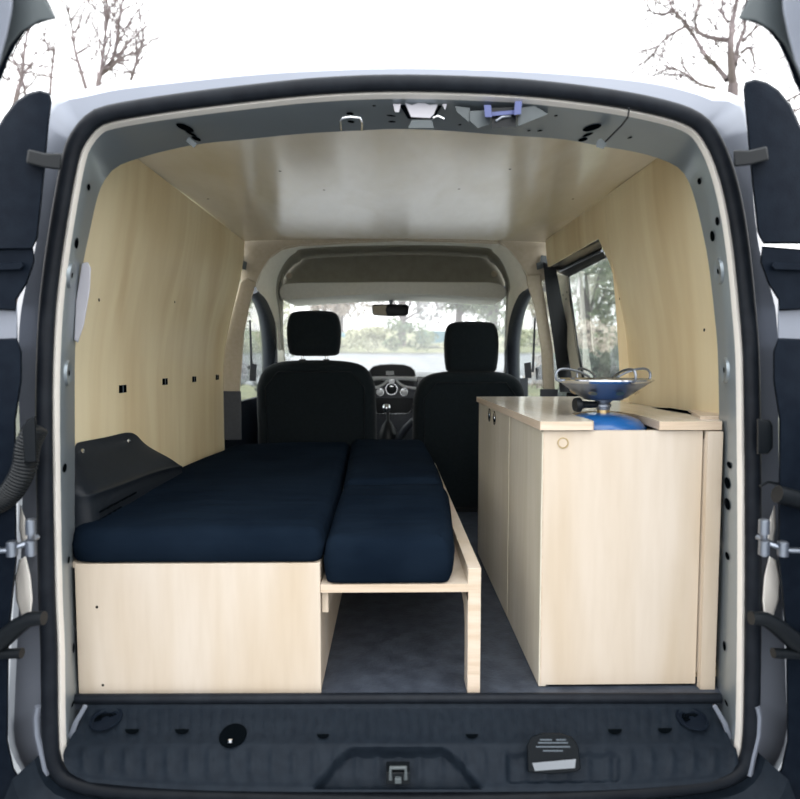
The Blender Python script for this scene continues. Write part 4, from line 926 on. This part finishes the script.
def twigs(b, p, d, L, r, depth, rnd, spread=0.55):
    pts = [p]; q = p.copy(); dd = d.normalized()
    for k in range(4):
        dd = (dd + Vector((rnd.gauss(0, 0.13), rnd.gauss(0, 0.13), rnd.gauss(0, 0.10) + 0.03))).normalized(); q = q + dd * L / 4; pts.append(q.copy())
    b.tube(pts, [r, r * 0.85, r * 0.7, r * 0.55, r * 0.35], 5 if r > 0.03 else 4, cap=False)
    if depth <= 0: return
    for k in range(rnd.choice((2, 3, 3))):
        i = rnd.choice((2, 3, 4)); a = (dd + Vector((rnd.gauss(0, spread), rnd.gauss(0, spread), rnd.gauss(0, spread * 0.7) + 0.1))).normalized()
        twigs(b, pts[i], a, L * rnd.uniform(0.55, 0.8), r * 0.55, depth - 1, rnd, spread)
def bare_tree(base, paths, Y, label, seed, rs, tl, depth, tr, group=None, mat='bark'):
    rnd = random.Random(seed); t = thing('bare_tree', base, label, 'tree', group)
    b = MB().use(mat)
    first = W(*paths[0][0], Y)
    b.tube([Vector(base), Vector(base).lerp(first, 0.5) + Vector((0.2, 0, 0)), first], [rs * 2.2, rs * 1.7, rs * 1.2], 9)
    b.build('trunk', parent=t)
    b = MB().use(mat)
    for j, path in enumerate(paths):
        pts = [W(x, y, Y + (rnd.uniform(-0.6, 0.6) if (j or i) and i else 0)) for i, (x, y) in enumerate(path)]
        pts = catmull(pts, 4); n = len(pts); r0 = rs * (1 if j == 0 else 0.62 if j < 4 else 0.4)
        b.tube(pts, [r0 * (1 - 0.65 * k / (n - 1)) for k in range(n)], 7, cap=False)
        for k in range(3, n, 2):
            d = (pts[k] - pts[k - 1]).normalized()
            for _ in range(2):
                a = (d + Vector((rnd.gauss(0, 0.7), rnd.gauss(0, 0.5), rnd.gauss(0, 0.6)))).normalized()
                twigs(b, pts[k], a, tl * rnd.uniform(0.5, 1.1), max(r0 * 0.2, tr), depth, rnd)
    b.build('branches', parent=t); return t
RT = [[(733,84),(731,60),(731,40),(734,15),(740,-15)], [(727,80),(716,66),(705,55),(695,38),(684,22),(672,8),(668,-8)], [(731,40),(718,39),(703,35),(696,28),(696,12),(702,-6)],
      [(735,65),(738,45),(744,30),(746,8),(750,-10)], [(675,10),(664,14),(654,13),(649,10)], [(686,26),(672,34),(662,42),(652,56),(645,60)], [(728,22),(722,12),(724,-5)],
      [(742,52),(750,48),(754,62),(753,76)], [(715,88),(700,84),(688,76),(678,70),(665,68)], [(742,42),(756,28),(768,18)], [(816,84),(800,94),(788,100),(780,105)], [(816,110),(800,108),(788,118)]]
bare_tree((8.4, 14.5, gz_(14.5)), RT, 14.0, 'big bare tree rising above the right corner of the van roof', 4, 0.10, 1.0, 2, 0.018)
LT1 = [[(98,95),(99,80),(103,70),(109,66),(115,52),(118,30),(122,8)], [(100,78),(103,55),(106,30),(108,8)], [(103,70),(113,66),(124,50),(128,36)]]
LT2 = [[(88,95),(80,68),(75,50),(72,28),(68,8)]]; LT3 = [[(128,90),(134,70),(140,50),(144,40)]]; LT4 = [[(12,120),(18,90),(22,78),(24,55),(28,28)], [(28,110),(22,78),(14,60),(8,48)], [(50,95),(52,70),(55,50)]]
bare_tree((-12, 26, gz_(26)), LT1, 26.0, 'slender forked bare tree behind the left end of the van roof', 11, 0.13, 2.0, 2, 0.042)
bare_tree((-14, 27, gz_(27)), LT2, 27.0, 'thin leaning bare tree just left of the forked one', 12, 0.10, 1.6, 2, 0.04)
bare_tree((-10.5, 28, gz_(28)), LT3, 28.0, 'small bare tree to the right of the forked one', 13, 0.09, 1.4, 2, 0.04)
bare_tree((-14.5, 22, gz_(22)), LT4, 22.0, 'twiggy bare tree beside the open left rear door', 14, 0.10, 1.4, 2, 0.036)

rnd = random.Random(5)
# low yellow-green shrubs along the far edge of the drive
nm = ['%s shrub in the row across the drive seen through the windscreen' % w for w in ('leftmost', 'second', 'third', 'fourth', 'middle', 'sixth', 'seventh', 'eighth', 'rightmost')]
for k in range(9):
    X = -8 + k * 2.3 + rnd.uniform(-0.4, 0.4); Y = 27 + rnd.uniform(-0.5, 1.0)
    leafy('shrub', (X, Y, gz_(Y)), rnd.uniform(2.4, 2.8), rnd.uniform(1.0, 1.7), ('leaf_pale', 'leaf_mid')[k % 3 == 1], 900, nm[k], 'shrub', 'shrubs beyond the windscreen', 40 + k, 0.10, trunk=False)
k = 0
for (X, Y, w, h, mt, n, lb) in [(-7.5, 33, 6, 7, 'leaf_pale', 3200, 'pale leafy tree farthest left through the windscreen'), (-3.2, 36, 5.5, 8, 'leaf_rust', 3200, 'rust-tinted tree behind the left headrest'),
        (0.6, 34, 5, 7.5, 'twig_grey', 3200, 'grey twiggy tree seen above the rear-view mirror'), (4.2, 37, 6, 8, 'leaf_mid', 3200, 'grey-green tree to the left of the right headrest'),
        (8.3, 34, 5.5, 7.5, 'leaf_rust', 3200, 'reddish tree behind the right headrest'), (12.5, 31, 6.5, 8, 'leaf_pale', 2000, 'pale tree beyond the right windscreen pillar'),
        (-12.5, 30, 6, 8, 'leaf_mid', 2000, 'green tree beyond the left windscreen pillar')]:
    leafy('leafy_tree', (X, Y, gz_(Y)), w, h, mt, n, lb, 'tree', 'trees beyond the drive', 60 + k, 0.15); k += 1
for (X, Y, w, h, mt, n, lb, cat) in [(2.72, 7.0, 1.5, 1.5, 'leaf_dark', 3000, 'dark green bush low in the sliding door window', 'shrub'), (3.75, 8.2, 1.5, 1.5, 'leaf_dark', 2500, 'dark bush farther along behind the stove', 'shrub'),
        (3.7, 10.2, 2.2, 1.75, 'leaf_rust', 2000, 'rusty pink shrub above the dark bush in the side window', 'shrub'),
        (4.9, 14.2, 2.6, 5.4, 'leaf_mid', 1500, 'grey-green tree at the left of the side window', 'tree'), (7.9, 18.5, 4.4, 9, 'leaf_pale', 1000, 'pale tree filling the right of the side window', 'tree'),
        (3.1, 17.5, 2.4, 5.0, 'leaf_mid', 2400, 'green tree seen in the right cab window', 'tree'),
        (-2.9, 11.0, 1.6, 1.8, 'leaf_dark', 2000, 'dark shrub seen in the left cab window', 'shrub'), (-3.9, 16, 2.6, 6.0, 'leaf_pale', 2200, 'pale tree seen in the left cab window', 'tree')]:
    leafy('shrub' if cat == 'shrub' else 'leafy_tree', (X, Y, gz_(Y)), w, h, mt, n, lb, cat, None, 80 + k, 0.06 if cat == 'shrub' else 0.11, trunk=(cat == 'tree')); k += 1
b = MB().use('tarp_blue'); c1 = W(303, 331, 30); c2 = W(345, 338, 30); b.tube([c1, c2], 0.25, 8); c1 = W(422, 331, 31); c2 = W(446, 330, 31)
tag(b.build('horizontal_beam'), 'dim blue-grey horizontal beam beyond the shrubs, left of the mirror', 'beam')
b = MB().use('tarp_blue'); b.hexa([W(x, y, 31) for x, y in ((418,331),(446,331),(446,343),(418,343))], [W(x, y, 33) for x, y in ((418,331),(446,331),(446,343),(418,343))])
tag(b.build('shed', smooth=False), 'low blue-grey shed seen through the windscreen left of the right headrest', 'shed')
